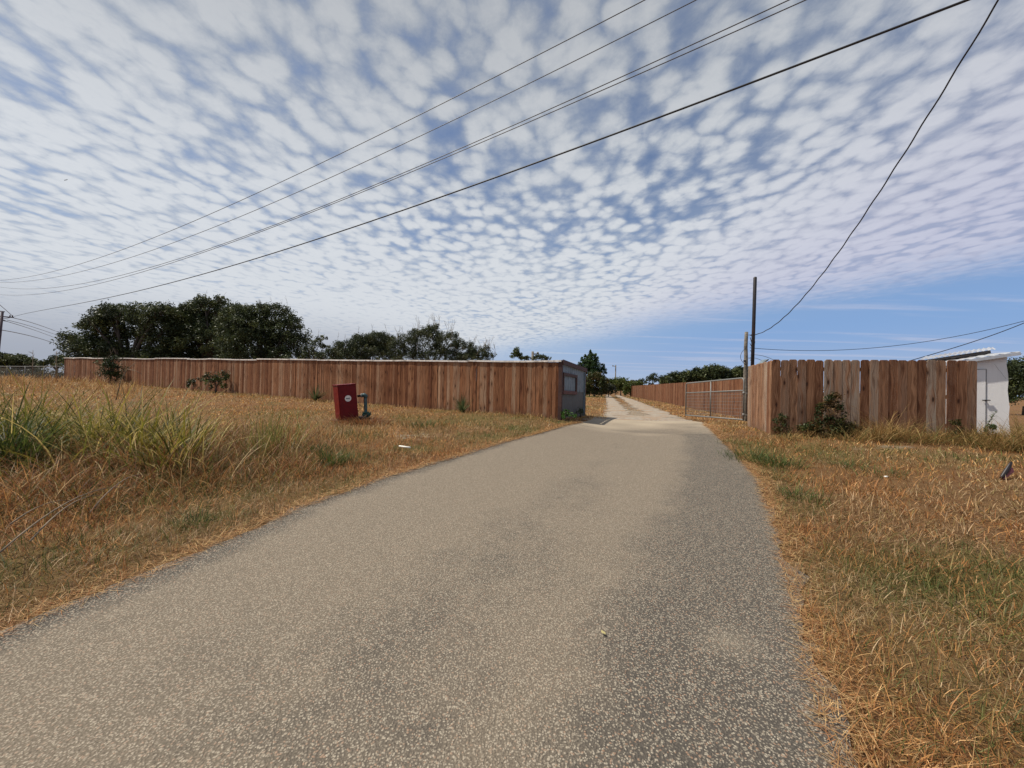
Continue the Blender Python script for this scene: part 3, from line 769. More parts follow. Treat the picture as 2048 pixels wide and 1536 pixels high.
def cable(name, ctrl, r, label, group, mat, ext=(0.0, 0.0), seg=6, twist=0.0):
    """smooth catenary-like curve through 3-D control points (parabola in height along its run)"""
    a = Vector(ctrl[0]); b = Vector(ctrl[-1]); d = Vector((b.x - a.x, b.y - a.y)); ln = d.length; d.normalize()
    s = [(Vector((c[0] - a.x, c[1] - a.y))).dot(d) for c in ctrl]
    deg = min(3, len(ctrl) - 1)
    co = np.polyfit(s, [c[2] for c in ctrl], deg)
    S = np.linspace(-ext[0], ln + ext[1], 110); pts = []
    for i, q_ in enumerate(S):
        tw = twist * math.sin(q_ * 9.0)
        pts.append((a.x + d.x * q_ + tw * d.y, a.y + d.y * q_ - tw * d.x, float(np.polyval(co, q_)) + twist * math.cos(q_ * 9.0)))
    o = MB().tube(pts, r, seg).build(name, mat)
    return tag(o, label, 'cable', group)

GW = 'overhead wires crossing the sky'
dW = (-1, .53)
def pw(px, z):       # point overhead at the top edge for the given height above the eye
    r = ray(px, 0); t = z / r.z; return (r.x * t, r.y * t)
W1 = [(1289, 0), (1024, 137), (899, 200), (512, 387), (118, 540), (0, 560.5)]
W2 = [(1392, 0), (1024, 184), (990, 200), (512, 420), (175, 540), (0, 565)]
W3 = [(1578, 0), (1024, 252), (512, 463), (285, 540), (80, 577), (0, 574)]
W4 = [(1607, 0), (1024, 261), (512, 467), (295, 540), (60, 590), (0, 589)]
for (ws_, zz, lab) in ((W1, 9.0, 'topmost thin grey overhead wire across the clouds'), (W2, 9.0, 'second highest thin grey overhead wire across the clouds'),
                       (W3, 7.8, 'upper wire of the close pair of overhead wires'), (W4, 7.8, 'lower wire of the close pair of overhead wires')):
    p0 = pw(ws_[0][0], zz)
    cable('power_line', [on_plane(x, y, p0, dW) for x, y in ws_], .011, lab, GW, M_wiret, (10, 8))
p0 = pw(1940, 6.3)
polexy = None
dT = (-1, .62)
W5 = [(1940, 0), (1024, 341.5), (625, 480), (440, 540), (130, 612), (28, 633)]
c5 = [on_plane(x, y, p0, dT) for x, y in W5]
cable('power_line', c5, .020, 'thick black overhead cable running to the pole on the far left', GW, M_wire, (9, 0))
# service cable to the grey pole
q0 = Vector((wx + .14, 14.9, zt_ - .13))
e0 = ray(1995, 0); zc_ = 5.6; te = zc_ / e0.z; eP = (e0.x * te, e0.y * te)
dS = (eP[0] - q0.x, eP[1] - q0.y)
W6 = [(1600, 603), (1730, 425), (1850, 243), (1925, 122), (1995, 0)]
c6 = [q0] + [on_plane(x, y, (q0.x, q0.y), dS) for x, y in W6]
cable('service_cable', c6, .013, 'black twisted cable dropping steeply to the short grey pole', 'service cables at the right', M_wire, (0, 3), 6, .006)
q1 = Vector((wx + .1, 14.95, at(1515, 696, 15).z))
e1 = at(2048, 642, 13.2); d1 = (e1.x - q1.x, e1.y - q1.y)
cable('service_cable', [q1] + [on_plane(x, y, (q1.x, q1.y), d1) for x, y in ((1600, 702), (1700, 698), (1850, 684), (1960, 663), (2048, 642))],
      .010, 'thin slack cable from the grey pole to the right edge, low in blue sky', 'service cables at the right', M_wire, (0, 6))
cable('service_cable', [at(x, y, 12.0) for x, y in ((1818, 722), (1900, 698), (1980, 672), (2048, 646))],
      .012, 'black cable rising from behind the near fence to the right edge', 'service cables at the right', M_wire, (1, 5))
cable('service_cable', [Vector((wx + .1, 14.9, zt_ - .9)), at(1540, 716, 13.6), at(1580, 742, 12.4)], .008,
      'upper short black wire slanting down from the grey pole behind the fence', 'service cables at the right', M_wire)
cable('service_cable', [Vector((wx + .1, 14.9, zt_ - 1.0)), at(1530, 724, 13.6), at(1560, 750, 12.4)], .008,
      'lower short black wire slanting down from the grey pole behind the fence', 'service cables at the right', M_wire)

# far left utility pole
pb_ = c5[-1]
up = empty('utility_pole', (pb_.x - 1.6, pb_.y, gz(pb_.x, pb_.y)), 'leaning wooden power pole with crossarms at the far left edge', 'pole')
Yp = pb_.y
a_ = at(-8, 740, Yp); b_ = at(5, 623, Yp)
base_ = a_ + (a_ - b_) * ((a_.z - gz(a_.x, Yp) + .3) / max(.1, (b_.z - a_.z)))
MB().tube([base_, a_, b_], [.19, .17, .13], 10).build('shaft', M_pole, up, True)
MB().beam(at(-22, 631, Yp), at(27, 635, Yp), .12, .14).build('crossarm', M_pole, up, True)
MB().beam(at(-16, 633, Yp - .5), at(11, 642, Yp + .5), .12, .14).build('crossarm', M_pole, up, True)
mb = MB(); mb.beam(at(4, 638, Yp), at(25, 634.5, Yp), .05, .05); mb.build('brace', M_pole, up, True)
for (x, y) in ((25, 633), (20, 632.5), (-15, 630)):
    c_ = at(x, y, Yp); mb = MB(); mb.tube([c_ + Vector((0, 0, -.1)), c_ + Vector((0, 0, .18))], [.07, .05], 8); mb.build('insulator', M_pole, up, True)
c_ = at(4, 622, Yp); MB().beam(at(0, 622.5, Yp), at(9, 623.5, Yp), .1, .12).build('pole_cap', M_pole, up, True)
for (pts_, r_, lab) in (([(28, 636), (60, 651), (95, 662), (132, 668)], .045, 'uppermost of the wires sagging away right of the far left pole'),
                        ([(14, 640), (50, 656), (90, 667), (128, 672)], .04, 'second of the wires sagging away right of the far left pole'),
                        ([(11, 642), (45, 660), (85, 672), (122, 680)], .04, 'third of the wires sagging away right of the far left pole'),
                        ([(3, 660), (40, 673), (80, 684), (126, 692)], .055, 'lowest of the wires sagging away right of the far left pole')):
    n_ = len(pts_); cable('power_line', [at(x, y, Yp + 26 * i) for i, (x, y) in enumerate(pts_)], r_, lab, 'wires beyond the far left pole', M_wiret, (0, 25))
cable('power_line', [at(26, 633, Yp), at(12, 622, Yp - 3), at(0, 610, Yp - 6)], .03, 'thin wire rising left from the crossarm tip of the far left pole', 'wires beyond the far left pole', M_wiret, (0, 4))

# two more distant poles
def far_pole(px, ptop, Y, r, lab, arm=0):
    t_ = at(px, ptop, Y); o = empty('utility_pole', (t_.x, Y, gz(t_.x, Y)), lab, 'pole')
    MB().tube([(t_.x, Y, gz(t_.x, Y) - .2), t_], [r * 1.2, r], 8).build('shaft', M_post, o, True)
    mb = MB(); mb.beam((t_.x - .05, Y, t_.z - .35), (t_.x + arm, Y - .1, t_.z - .35), .14, .14); mb.ball((t_.x + arm * .8, Y, t_.z - .2), .16)
    mb.build('crossarm', M_post, o, True)
far_pole(1231.5, 730, 110, .15, 'distant pole standing above the bushes at the end of the drive', -1.0)
far_pole(1065.5, 703, 55, .17, 'dark pole top showing over the left fence near its right end', .9)

# ------------------------------------------------------------ white shed at the right
sh = empty('shed', (12.0, 9.5, gz(12, 9.5)), 'small white stucco shed with loose metal roof sheets beyond the near fence', 'shed')
A_ = at(2013, 800, 9.3); fl_ = Vector((A_.x - 1.15, 9.85)); frr = Vector((A_.x, 9.3))
dd_ = (frr - fl_).normalized(); nn_ = Vector((-dd_.y, dd_.x)) ; dep = 1.9
zb_ = gz(12, 9.4) - .05
ztL = at(1948, 723, 9.6).z + .01; ztR = at(2013, 713, 9.3).z
slope = (ztR - ztL) / ((at(2013, 713, 9.3) - at(1948, 723, 9.6)).xy.length)
def sp(s, t, z): p = fl_ + dd_ * s + nn_ * t; return Vector((p.x, p.y, z))
WL = (frr - fl_).length
def ztop(s): return ztR - slope * (WL - s)
vs = [sp(0, 0, zb_), sp(WL + .05, 0, zb_), sp(WL, 0, ztop(WL)), sp(0, 0, ztop(0)), sp(0, dep, zb_), sp(WL + .05, dep, zb_), sp(WL, dep, ztop(WL)), sp(0, dep, ztop(0))]
mb = MB(); nS = 10
vs2 = []
for i in range(nS + 1):
    t = i / nS; wob = .012 * math.sin(i * 1.9)
    z = zb_ + (ztop(WL) - zb_) * t
    vs2.append(sp(WL + .07 * (1 - t) + wob, 0, z))
front = [vs[0]] + vs2 + [vs[3]]
back = [p + Vector((nn_.x * dep, nn_.y * dep, 0)) for p in front]
k = len(front)
mb.add(front + back, [tuple(range(k)), tuple(range(2*k-1, k-1, -1))] + [(j, j + k, (j + 1) % k + k, (j + 1) % k) for j in range(k)])
o = mb.build('wall', M_stucco, sh, True)
# door set in the wall: shallow slab with a shadow gap
s1 = WL * .72; zd1 = at(1984, 739.5, 9.45).z; s0 = s1 - .62
for q_ in range(1):
    MB().beam(sp(s0, -.012, zb_ + .08), sp(s0, -.012, zb_ + .081), .01, .01)
mb = MB(); mb.add([sp(s0, -.014, zb_ + .1), sp(s1, -.014, zb_ + .1), sp(s1 - .004, -.014, zd1), sp(s0, -.014, zd1 - .005), sp(s0, .01, zb_ + .1), sp(s1, .01, zb_ + .1), sp(s1, .01, zd1), sp(s0, .01, zd1)],
                  [(0, 1, 2, 3), (0, 4, 5, 1), (1, 5, 6, 2), (2, 6, 7, 3), (3, 7, 4, 0)])
dr_ = mb.build('door', M_stucco, sh, True)
mb = MB(); mb.beam(sp(s0 - .02, -.008, zd1 + .005), sp(s1 + .012, -.008, zd1 + .010), .02, .008); mb.beam(sp(s1 + .005, -.008, zb_ + .1), sp(s1 + .003, -.008, zd1), .004, .02)
mb.build('door_gap', M_panel, sh, True)
hz_ = at(1986, 801, 9.4).z
mb = MB(); mb.beam(sp(s1 - .07, -.05, hz_), sp(s1 + .06, -.05, hz_ + .003), .03, .024); mb.beam(sp(s1 - .01, -.05, hz_ - .004), sp(s1 - .01, -.005, hz_ - .004), .02, .02)
hd = mb.build('handle', M_dark, dr_, True)
# diagonal crack from the eave to the right edge
c1 = at(1982, 729, 9.5); c2 = at(2010, 758, 9.3)
mb = MB(); sA = (c1.xy - fl_).dot(dd_); sB = WL - .01
mb.tube([sp(sA + (sB - sA) * t, -.001, c1.z + (c2.z - c1.z) * t + .01 * math.sin(t * 14)) for t in [i / 8 for i in range(9)]], .0018, 4); mb.build('crack', M_panel, sh, True)
# fascia and roof sheets
def corr(p00, p10, p01, p11, n, amp, name, mat, parent, th=.004):
    vs = []; nm = (p10 - p00).cross(p01 - p00).normalized()
    for i in range(n + 1):
        t = i / n; o = nm * (amp * math.sin(i * math.pi / 2))
        vs += [p00.lerp(p10, t) + o, p01.lerp(p11, t) + o]
    mb = MB(); mb.add(vs, [(i*2, i*2+2, i*2+3, i*2+1) for i in range(n)])
    o = mb.build(name, mat, parent, True); o.modifiers.new('solid', 'SOLIDIFY').thickness = th; return o
ov = .12
f0 = sp(-.9, -ov, ztop(-.9) + .02); f1 = sp(WL + .16, -ov, ztop(WL + .16) + .03)
MB().beam(f0 - Vector((0, 0, .0)), f1, .03, .075).build('fascia', M_roof, sh, True, .003)
b0 = sp(-.9, dep + .1, ztop(-.9) + .10); b1 = sp(WL + .16, dep + .1, ztop(WL + .16) + .11)
up_ = Vector((0, 0, .05))
corr(f0 + up_ + Vector((0, 0, -.002)), f1 + up_, b0 + up_, b1 + up_, 48, .012, 'roof_sheet', M_roof, sh)
u0 = at(1838, 720, 10.4); u1 = at(1992, 698, 9.9); v0 = at(1850, 713, 11.9); v1 = at(1985, 694, 11.6)
corr(u0, u1, v0, v1, 56, .016, 'roof_sheet', M_roof, sh)
MB().beam(at(1850, 722, 10.35), at(1978, 703, 9.95), .10, .055).build('rafter', M_dark, sh, True)
MB().beam(at(1905, 716, 10.1), at(1975, 706, 10.0), .16, .03).build('rafter', M_dark, sh, True)

# ------------------------------------------------------------ red cabinet with its riser pipe
bx = empty('utility_cabinet', (-4.72, 11.1, gz(-4.72, 11.1)), 'leaning red metal cabinet with a round white emblem, on the dry verge', 'utility box')
bx.rotation_euler = Euler((R(0), R(-6.0), R(40)))
bx.location.z += .03
mb = MB(); mb.box((0, 0, .50), (.50, .45, .96)); mb.build('body', M_red, bx, False, .008)
MB().box((0, -.232, .52), (.455, .012, .86)).build('door', M_red, bx, False, .004)
mb = MB(); mb.box((0, 0, .99), (.53, .48, .022)); mb.build('lid', M_red, bx, False, .004)
MB().box((-.256, 0, .12), (.012, .36, .14)).build('vent_plate', M_red, bx, False, .003)
mb = MB()
vs = [(0.0 + .088 * math.cos(2*math.pi*i/28), -.243, .60 + .088 * math.sin(2*math.pi*i/28)) for i in range(28)]
vs += [(x, -.238, z) for (x, y, z) in vs]
mb.add(vs, [tuple(range(28)), tuple(range(55, 27, -1))] + [(i, i+28, (i+1) % 28+28, (i+1) % 28) for i in range(28)])
em = mb.build('emblem', M_white, bx)
mb = MB()
for (x, w_) in ((-.045, .022), (-.018, .024), (.010, .022), (.036, .020)): mb.box((x, -.2455, .603), (w_, .004, .022))
mb.box((0, -.2455, .603), (.11, .003, .012))
mb.build('emblem_bar', M_black, em)
mb = MB()
for x in (-.03, 0, .03): mb.box((x, -.2445, .565), (.02, .002, .006))
mb.build('emblem_text', M_galv, em)
mb = MB(); mb.box((.08, 0, .004), (1.02, .40, .02)); mb.build('base_plate', M_stain, bx, False, .003)
M_pipe = plain('blue_green_pipe_paint', (0.035, 0.085, 0.09), 0.5, var=0.4, scale=14, dirt=(0.09, 0.10, 0.085))
M_valve = plain('green_valve_paint', (0.02, 0.085, 0.06), 0.5, var=0.4, scale=16, dirt=(0.07, 0.07, 0.06))
pr = empty('riser_pipe', at(733, 838, 11.25), 'blue green steel riser pipe with elbow and valve beside the red cabinet', 'pipe')
Yq = 11.25
MB().tube([at(733, 842, Yq), at(731.5, 826, Yq), at(731, 800, Yq), at(731.3, 794, Yq)], [.05, .048, .046, .046], 12).build('riser', M_pipe, pr, True)
MB().tube([at(731.3, 796, Yq), at(731, 791.5, Yq), at(728.5, 789.8, Yq), at(725, 790.5, Yq)], [.055, .062, .06, .052], 12).build('elbow', M_pipe, pr, True)
MB().tube([at(725.5, 790.6, Yq), at(715, 792.5, Yq - .02)], .034, 12).build('cross_pipe', M_black, pr, True)
mb = MB(); c_ = at(728, 789.5, Yq)
mb.tube([at(722.8, 791.2, Yq), at(724.8, 790.8, Yq)], .062, 12); mb.build('collar', M_galv, pr, True)
mb = MB(); mb.tube([at(731.5, 824, Yq), at(731.8, 826, Yq)], .10, 14); mb.tube([at(732, 834, Yq), at(732.2, 836, Yq)], .105, 14)
for i in range(8):
    a = i * math.pi / 4; c_ = at(731.7, 825, Yq); mb.tube([c_ + Vector((.08*math.cos(a), .08*math.sin(a), -.03)), c_ + Vector((.08*math.cos(a), .08*math.sin(a), .03))], .012, 6)
mb.build('flange', M_valve, pr, True)
mb = MB(); mb.ball(at(732, 830, Yq), .085, (1.05, 1, .95)); mb.tube([at(732, 830, Yq), at(739, 828, Yq - .08)], .045, 10); mb.tube([at(732, 830, Yq), at(725, 829, Yq - .08)], .035, 10)
mb.build('valve_body', M_valve, pr, True)
mb = MB(); c_ = at(740, 828, Yq - .1)
ringp = [c_ + Vector((.02*math.sin(a), .02, 0)) + Vector((.03*math.cos(a)*.5, 0, .07*math.sin(a))) for a in [2*math.pi*i/14 for i in range(15)]]
mb.tube(ringp, .008, 6); mb.build('hand_wheel', M_valve, pr, True)
curl(at(716, 803, Yq - .05), at(729, 812, Yq - .05), .07, .006, pr, 'hose', (0, 0, 0), M_valve)

# ------------------------------------------------------------ chain-link fence far left
clf = empty('chain_link_fence', (-40, 33.8, gz(-40, 33.8)), 'low grey chain link fence joining the far end of the left board fence', 'fence')
ca = Vector((LE.x - .1, LE.y + .1)); cb = Vector((-78, 47))
def clp(t, z): p = ca.lerp(cb, t); return Vector((p.x, p.y, gz(p.x, p.y) + z))
MB().tube([clp(i / 20, 1.16) for i in range(21)], .03, 6).build('top_rail', M_galv, clf, True)
for i in range(0, 14):
    MB().tube([clp(i / 13, -.1), clp(i / 13, 1.2)], .035, 6).build('post', M_galv, clf, True)
mb = MB(); 
for i in range(0, 420):
    t0 = i / 420; t1 = min(1, (i + 12) / 420); tm = max(0, (i - 12) / 420)
    mb.tube([clp(t0, .03), clp(t1, 1.13)], .0035, 3, False); mb.tube([clp(t0, .03), clp(tm, 1.13)], .0035, 3, False)
mb.build('wire_mesh', M_mesh, clf, True)

# ------------------------------------------------------------ trees and shrubs
OAK = [(.046, .064, .028), (.066, .086, .035), (.105, .125, .05), (.030, .043, .022)]
SCRUB = [(.045, .062, .032), (.065, .085, .040), (.095, .105, .048), (.035, .048, .028)]
LIGHT = [(.07, .10, .025), (.10, .13, .03), (.05, .08, .02), (.12, .13, .04)]
DRYL = [(.09, .085, .035), (.06, .07, .03), (.13, .10, .045), (.05, .055, .025)]

def leaf_cloud(centers, radii, per, size, cols, wts=None, flat=.55, jit=.25):
    """leaf quads scattered in clusters"""
    centers = np.asarray(centers); n = len(centers)
    k = per * n
    ci = np.repeat(np.arange(n), per)
    d = rng.normal(0, 1, (k, 3)); d /= np.linalg.norm(d, axis=1)[:, None]
    rad = rng.uniform(0, 1, (k, 1)) ** .45
    p = centers[ci] + d * rad * np.asarray(radii)[ci][:, None]
    nv = rng.normal(0, 1, (k, 3)); nv[:, 2] += flat; nv /= np.linalg.norm(nv, axis=1)[:, None]
    t = np.cross(nv, rng.normal(0, 1, (k, 3))); t /= np.linalg.norm(t, axis=1)[:, None]; b = np.cross(nv, t)
    s = size * rng.uniform(.6, 1.35, (k, 1))
    V = np.stack((p - t * s, p - b * s * .45 + nv * s * .1, p + t * s, p + b * s * .45 + nv * s * .1), 1).reshape(-1, 3)
    ct = pal(n, cols, wts, .15)[ci] * rng.uniform(1 - jit, 1 + jit, (k, 1))
    return V, np.full(k, 4), np.arange(4 * k), np.repeat(np.clip(ct, .003, 1), 4, axis=0)

def crown_centers(lobes, dens, cr):
    out_ = []; rads = []
    for (x, y, z, rx, ry, rz) in lobes:
        n = max(6, int(dens * (rx * ry + ry * rz + rx * rz)))
        d = rng.normal(0, 1, (n, 3)); d /= np.linalg.norm(d, axis=1)[:, None]
        d[:, 2] = np.where(d[:, 2] < -.5, -d[:, 2], d[:, 2])
        r = rng.uniform(.45, 1.12, (n, 1)) ** .7
        out_.append(np.array([[x, y, z]]) + d * r * np.array([[rx, ry, rz]]))
        rads.append(np.full(n, min(cr, .75 * min(rx, rz) + .03)) * rng.uniform(.6, 1.25, n))
    return np.concatenate(out_), np.concatenate(rads)

def tree(name, loc, lobes, label, cat, cols, dens=6, cr=.42, per=34, size=.10, trunk=.28, group=None, limbs=True, mat_t=None, forks=2.0, twigs=0):
    """loc: base; lobes: (dx,dy,dz,rx,ry,rz) in metres from the base"""
    o = empty(name, loc, label, cat, group)
    c, rad_ = crown_centers(lobes, dens, cr)
    zmin = .15
    c[:, 2] = np.maximum(c[:, 2], zmin)
    me = fast_mesh('crown', *leaf_cloud(c, rad_, per, size, cols))
    link('crown', me, M_leaf, o)
    mb = MB(); topz = min(l_[2] for l_ in lobes)
    fork = Vector((0, 0, min(forks, max(.3, topz * .6))))
    bend = Vector((random.uniform(-.15, .15), random.uniform(-.15, .15), 0))
    mb.tube([(0, 0, -.15), Vector((0, 0, fork.z * .5)) + bend * trunk, fork], [trunk * 1.15, trunk * .9, trunk * .75], 9)
    mb.build('trunk', mat_t or M_bark, o)
    if limbs:
        for l_ in lobes:
            e = Vector((l_[0], l_[1], l_[2] + l_[5] * .2)); mid = fork.lerp(e, .5) + Vector((random.uniform(-.3, .3), random.uniform(-.3, .3), .25)) * min(1, e.length / 4)
            mb = MB(); mb.tube([fork, mid, e], [trunk * .55, trunk * .35, trunk * .12], 7)
            for j in range(3):
                e2 = e + Vector((random.uniform(-.8, .8) * l_[3], random.uniform(-.8, .8) * l_[4], random.uniform(0, .8) * l_[5]))
                mb.tube([mid.lerp(e, .4 + .2 * j), e2], [trunk * .2, trunk * .04], 5)
            mb.build('limb', mat_t or M_bark, o)
    if twigs:
        mb = MB(); kt = min(1.0, trunk * 14)
        for i in range(twigs):
            l_ = random.choice(lobes); a = random.uniform(0, 6.28)
            p = Vector((l_[0] + l_[3] * .8 * math.cos(a), l_[1] + l_[4] * .8 * math.sin(a), l_[2] + l_[5] * random.uniform(.4, .85)))
            q_ = p + Vector((random.uniform(-.35, .35), random.uniform(-.3, .3), random.uniform(.5, 1.1))) * kt
            mb.tube([p, p.lerp(q_, .5) + Vector((.05, 0, 0)) * kt, q_], [.011 * kt, .008 * kt, .005 * kt], 4, False)
            mb.tube([p.lerp(q_, .55), p.lerp(q_, .8) + Vector((random.uniform(-.25, .25), 0, .1)) * kt], [.007 * kt, .004 * kt], 4, False)
        mb.build('bare_twigs', M_twig, o)
    return o

def px_lobes(base, Y, specs, dy=1.0):
    """specs: (px, py, rpx, rpy, dY) silhouettes given in pixels of the photograph -> lobes in metres"""
    o_ = []
    for (x, y, rx, ry, dY) in specs:
        p = at(x, y, Y + dY); k = (Y + dY) / F
        o_.append((p.x - base[0], p.y - base[1], p.z - base[2], rx * k, max(rx, ry) * k * dy, ry * k))
    return o_

def ptree(name, px, Y, specs, label, cat, cols, **kw):
    b_ = at(px, 760, Y); b_.z = gz(b_.x, Y)
    return tree(name, b_, px_lobes(b_, Y, specs, kw.pop('dy', 1.0)), label, cat, cols, **kw)

GT = 'trees behind the left fence'
ptree('oak_tree', 255, 44, [(165,690,34,26,0),(148,700,18,20,2),(200,665,36,34,1),(232,632,36,22,0),(250,660,50,40,2),(300,640,44,30,0),(325,622,26,14,-1),(335,668,44,46,1),(185,650,22,16,-1),(285,690,60,34,3),(215,628,18,10,0),(200,700,40,22,0),(180,722,40,26,1),(250,725,60,30,1),(320,722,50,30,1)],
      'wide dark oak with a ragged domed crown, leftmost behind the left fence', 'tree', OAK, dens=7.5, cr=.52, per=40, size=.12, trunk=.45, group=GT, forks=2.4)
ptree('oak_tree', 415, 46, [(388,632,28,26,0),(410,612,24,16,-1),(432,618,24,20,0),(412,656,46,40,1),(440,660,38,40,2),(370,660,30,40,0),(405,598,9,6,0),(440,600,10,8,0),(380,650,34,34,1),(420,690,60,44,0),(400,690,60,34,1),(380,724,50,28,1),(440,724,50,28,2)],
      'tallest dark oak with a knobbly top, middle of the left tree group', 'tree', OAK, dens=7.5, cr=.5, per=40, size=.12, trunk=.45, group=GT, forks=2.4, twigs=5)
ptree('oak_tree', 535, 40, [(500,655,52,38,0),(545,648,44,34,1),(575,668,36,34,0),(592,690,26,28,0),(470,670,40,40,1),(530,690,70,34,2),(490,622,22,12,0),(555,622,24,12,0),(585,645,14,10,0),(525,618,14,10,0),(470,640,30,30,1),(510,700,60,40,0),(460,635,14,12,0),(490,725,50,28,0),(570,722,48,26,0)],
      'dense rounded dark green tree, right of the tall oak over the fence', 'tree', OAK + SCRUB[:2], dens=8, cr=.45, per=42, size=.10, trunk=.35, group=GT, twigs=12)
ptree('oak_tree', 628, 38, [(630,688,12,8,0),(645,680,12,6,0),(618,702,12,12,0),(650,694,8,4,0),(625,718,24,14,1),(650,716,18,10,0)],
      'small open tree with sky showing through, right of the rounded tree', 'tree', OAK, dens=14, cr=.35, per=30, size=.09, trunk=.12, group=GT, twigs=4)
ptree('scrub_tree', 740, 33, [(690,700,24,16,0),(722,692,30,22,0),(757,684,28,20,0),(745,700,48,20,1),(775,690,20,20,0),(676,690,10,6,0),(752,672,14,6,0),(720,676,10,6,0),(664,706,16,10,0),(700,722,40,22,0),(760,720,44,24,0),(690,712,26,16,1)],
      'feathery grey green scrub tree over the middle of the fence', 'tree', SCRUB, dens=34, cr=.26, per=40, size=.055, trunk=.08, group=GT, twigs=14)
ptree('scrub_tree', 865, 28, [(815,690,26,24,0),(850,684,34,28,0),(890,690,34,24,0),(925,700,28,18,0),(955,708,26,12,0),(980,712,14,6,0),(862,662,16,10,0),(830,668,14,8,0),(872,655,7,6,0),(972,700,8,8,0),(905,672,12,8,0),(795,697,20,16,0),(820,720,36,24,0),(880,722,46,26,0),(940,724,40,20,0)],
      'tangled olive scrub tree with bare shoots sticking up, over the fence', 'tree', SCRUB + DRYL[1:2], dens=40, cr=.22, per=38, size=.048, trunk=.075, group=GT, twigs=70)
ptree('cedar_tree', 1033, 40, [(1033,703,5,9,0),(1028,712,7,7,0),(1038,712,8,7,0)], 'pale pointed treetop over the right part of the left fence', 'tree', LIGHT[:3] + SCRUB[:1], dens=60, cr=.2, per=22, size=.07, trunk=.1, limbs=False)
ptree('shrub', 1075, 36, [(1052,717,12,4,0),(1080,716,14,5,0),(1097,718,8,3,0)], 'dark hedge top just clearing the left fence near its right end', 'shrub', OAK, dens=50, cr=.22, per=26, size=.07, trunk=.06, limbs=False)

# end of the drive
GD = 'trees and bushes at the end of the drive'
b_ = at(1178, 792, 58)
o = ptree('evergreen_tree', 1179, 58, [(1179,745,16,26,0),(1172,735,14,16,0),(1188,738,12,18,0),(1180,720,7,13,0),(1165,742,8,10,0),(1180,704,2.0,5,0),(1184,712,3,8,0),(1190,714,2.6,7,0),(1194,722,3,9,0),(1172,714,3,7,0),(1165,722,3,7,0),(1160,730,3,6,0),(1202,742,7,9,0),(1206,733,2.4,6,0),(1211,745,3,6,0),(1195,752,12,12,0),(1178,786,14,8,1),(1205,786,14,7,1),(1165,788,10,6,1)],
          'dark evergreen with upright pointed shoots beside the end screen', 'tree', [(.04,.08,.03),(.055,.10,.035),(.03,.06,.025)], dens=14, cr=.32, per=32, size=.11, trunk=.14, group=GD)
ptree('bush', 1190, 54, [(1188,765,22,16,0),(1172,770,14,14,0),(1205,768,14,14,0),(1190,755,16,10,0),(1182,782,12,8,1),(1200,783,16,8,0),(1178,778,8,8,0)],
      'rounded olive and rusty bush in front of the pointed evergreen', 'bush', [(.055,.065,.02),(.08,.07,.02),(.04,.055,.018),(.09,.06,.022)], dens=14, cr=.34, per=34, size=.11, trunk=.08, group=GD)
ptree('bush', 1217, 56, [(1213,780,11,11,0),(1224,782,9,9,0),(1219,774,10,6,0)], 'low grey green bush left of the end of the drive', 'bush', [(.05,.055,.035),(.07,.072,.045),(.04,.045,.03)], dens=22, cr=.3, per=30, size=.1, trunk=.06, group=GD)
ptree('tree', 1242, 72, [(1238,768,12,9,0),(1247,765,9,8,0),(1228,766,9,7,0),(1243,776,12,8,0),(1222,763,6,4,0)], 'light green leafy tree straight behind the end of the drive', 'tree', LIGHT, dens=12, cr=.5, per=34, size=.15, trunk=.12, group=GD)
ptree('bush', 1262, 66, [(1254,781,6,11,0),(1263,770,10,6,0),(1258,774,8,9,0),(1275,768,12,4,1),(1250,788,4,5,0)], 'yellow green bush at the far end of the long right fence', 'bush', LIGHT + DRYL[:1], dens=20, cr=.36, per=30, size=.12, trunk=.12, group=GD)
ptree('tree', 1283, 150, [(1273,765,10,4,0),(1285,764,8,5,0),(1256,766,9,3,0)], 'tiny far dark treetops above the far end of the right fence', 'tree', OAK, dens=2.2, cr=1.1, per=26, size=.3, trunk=.3, group=GD)
ptree('tree', 1205, 160, [(1215,764,10,5,0),(1205,768,12,5,0)], 'far treetops seen between the evergreen and the light green tree', 'tree', OAK, dens=2.2, cr=1.1, per=26, size=.3, trunk=.3, group=GD)
ptree('oak_tree', 1303, 84, [(1299,760,7,6,0),(1308,754,8,6,0),(1318,760,9,7,0)], 'airy small oak, leftmost over the long right fence', 'tree', OAK + SCRUB[:1], dens=10, cr=.5, per=24, size=.16, trunk=.2, group='oaks beyond the drive fence')
for (x, sp_, lab) in ((1345, [(1335,760,16,8,0),(1352,756,16,9,0),(1368,757,14,9,0),(1350,766,28,8,1)], 'low dark oak, second from the left over the long right fence'),
                      (1392, [(1378,754,18,10,0),(1396,750,16,12,0),(1408,755,14,12,0),(1390,764,26,10,1)], 'broad dark oak in the middle of the row over the drive fence'),
                      (1432, [(1425,745,18,12,0),(1438,742,14,9,0),(1415,752,14,14,0),(1448,752,14,12,0),(1430,762,30,12,1)], 'highest dark oak over the drive fence, left of the grey pole'),
                      (1480, [(1470,748,12,10,0),(1484,745,14,10,0),(1500,750,16,12,0),(1480,762,28,12,1)], 'brownish dark oak directly behind the short grey pole')):
    ptree('oak_tree', x, 80, sp_, lab, 'tree', OAK, dens=7, cr=.62, per=42, size=.2, trunk=.4, group='oaks beyond the drive fence')
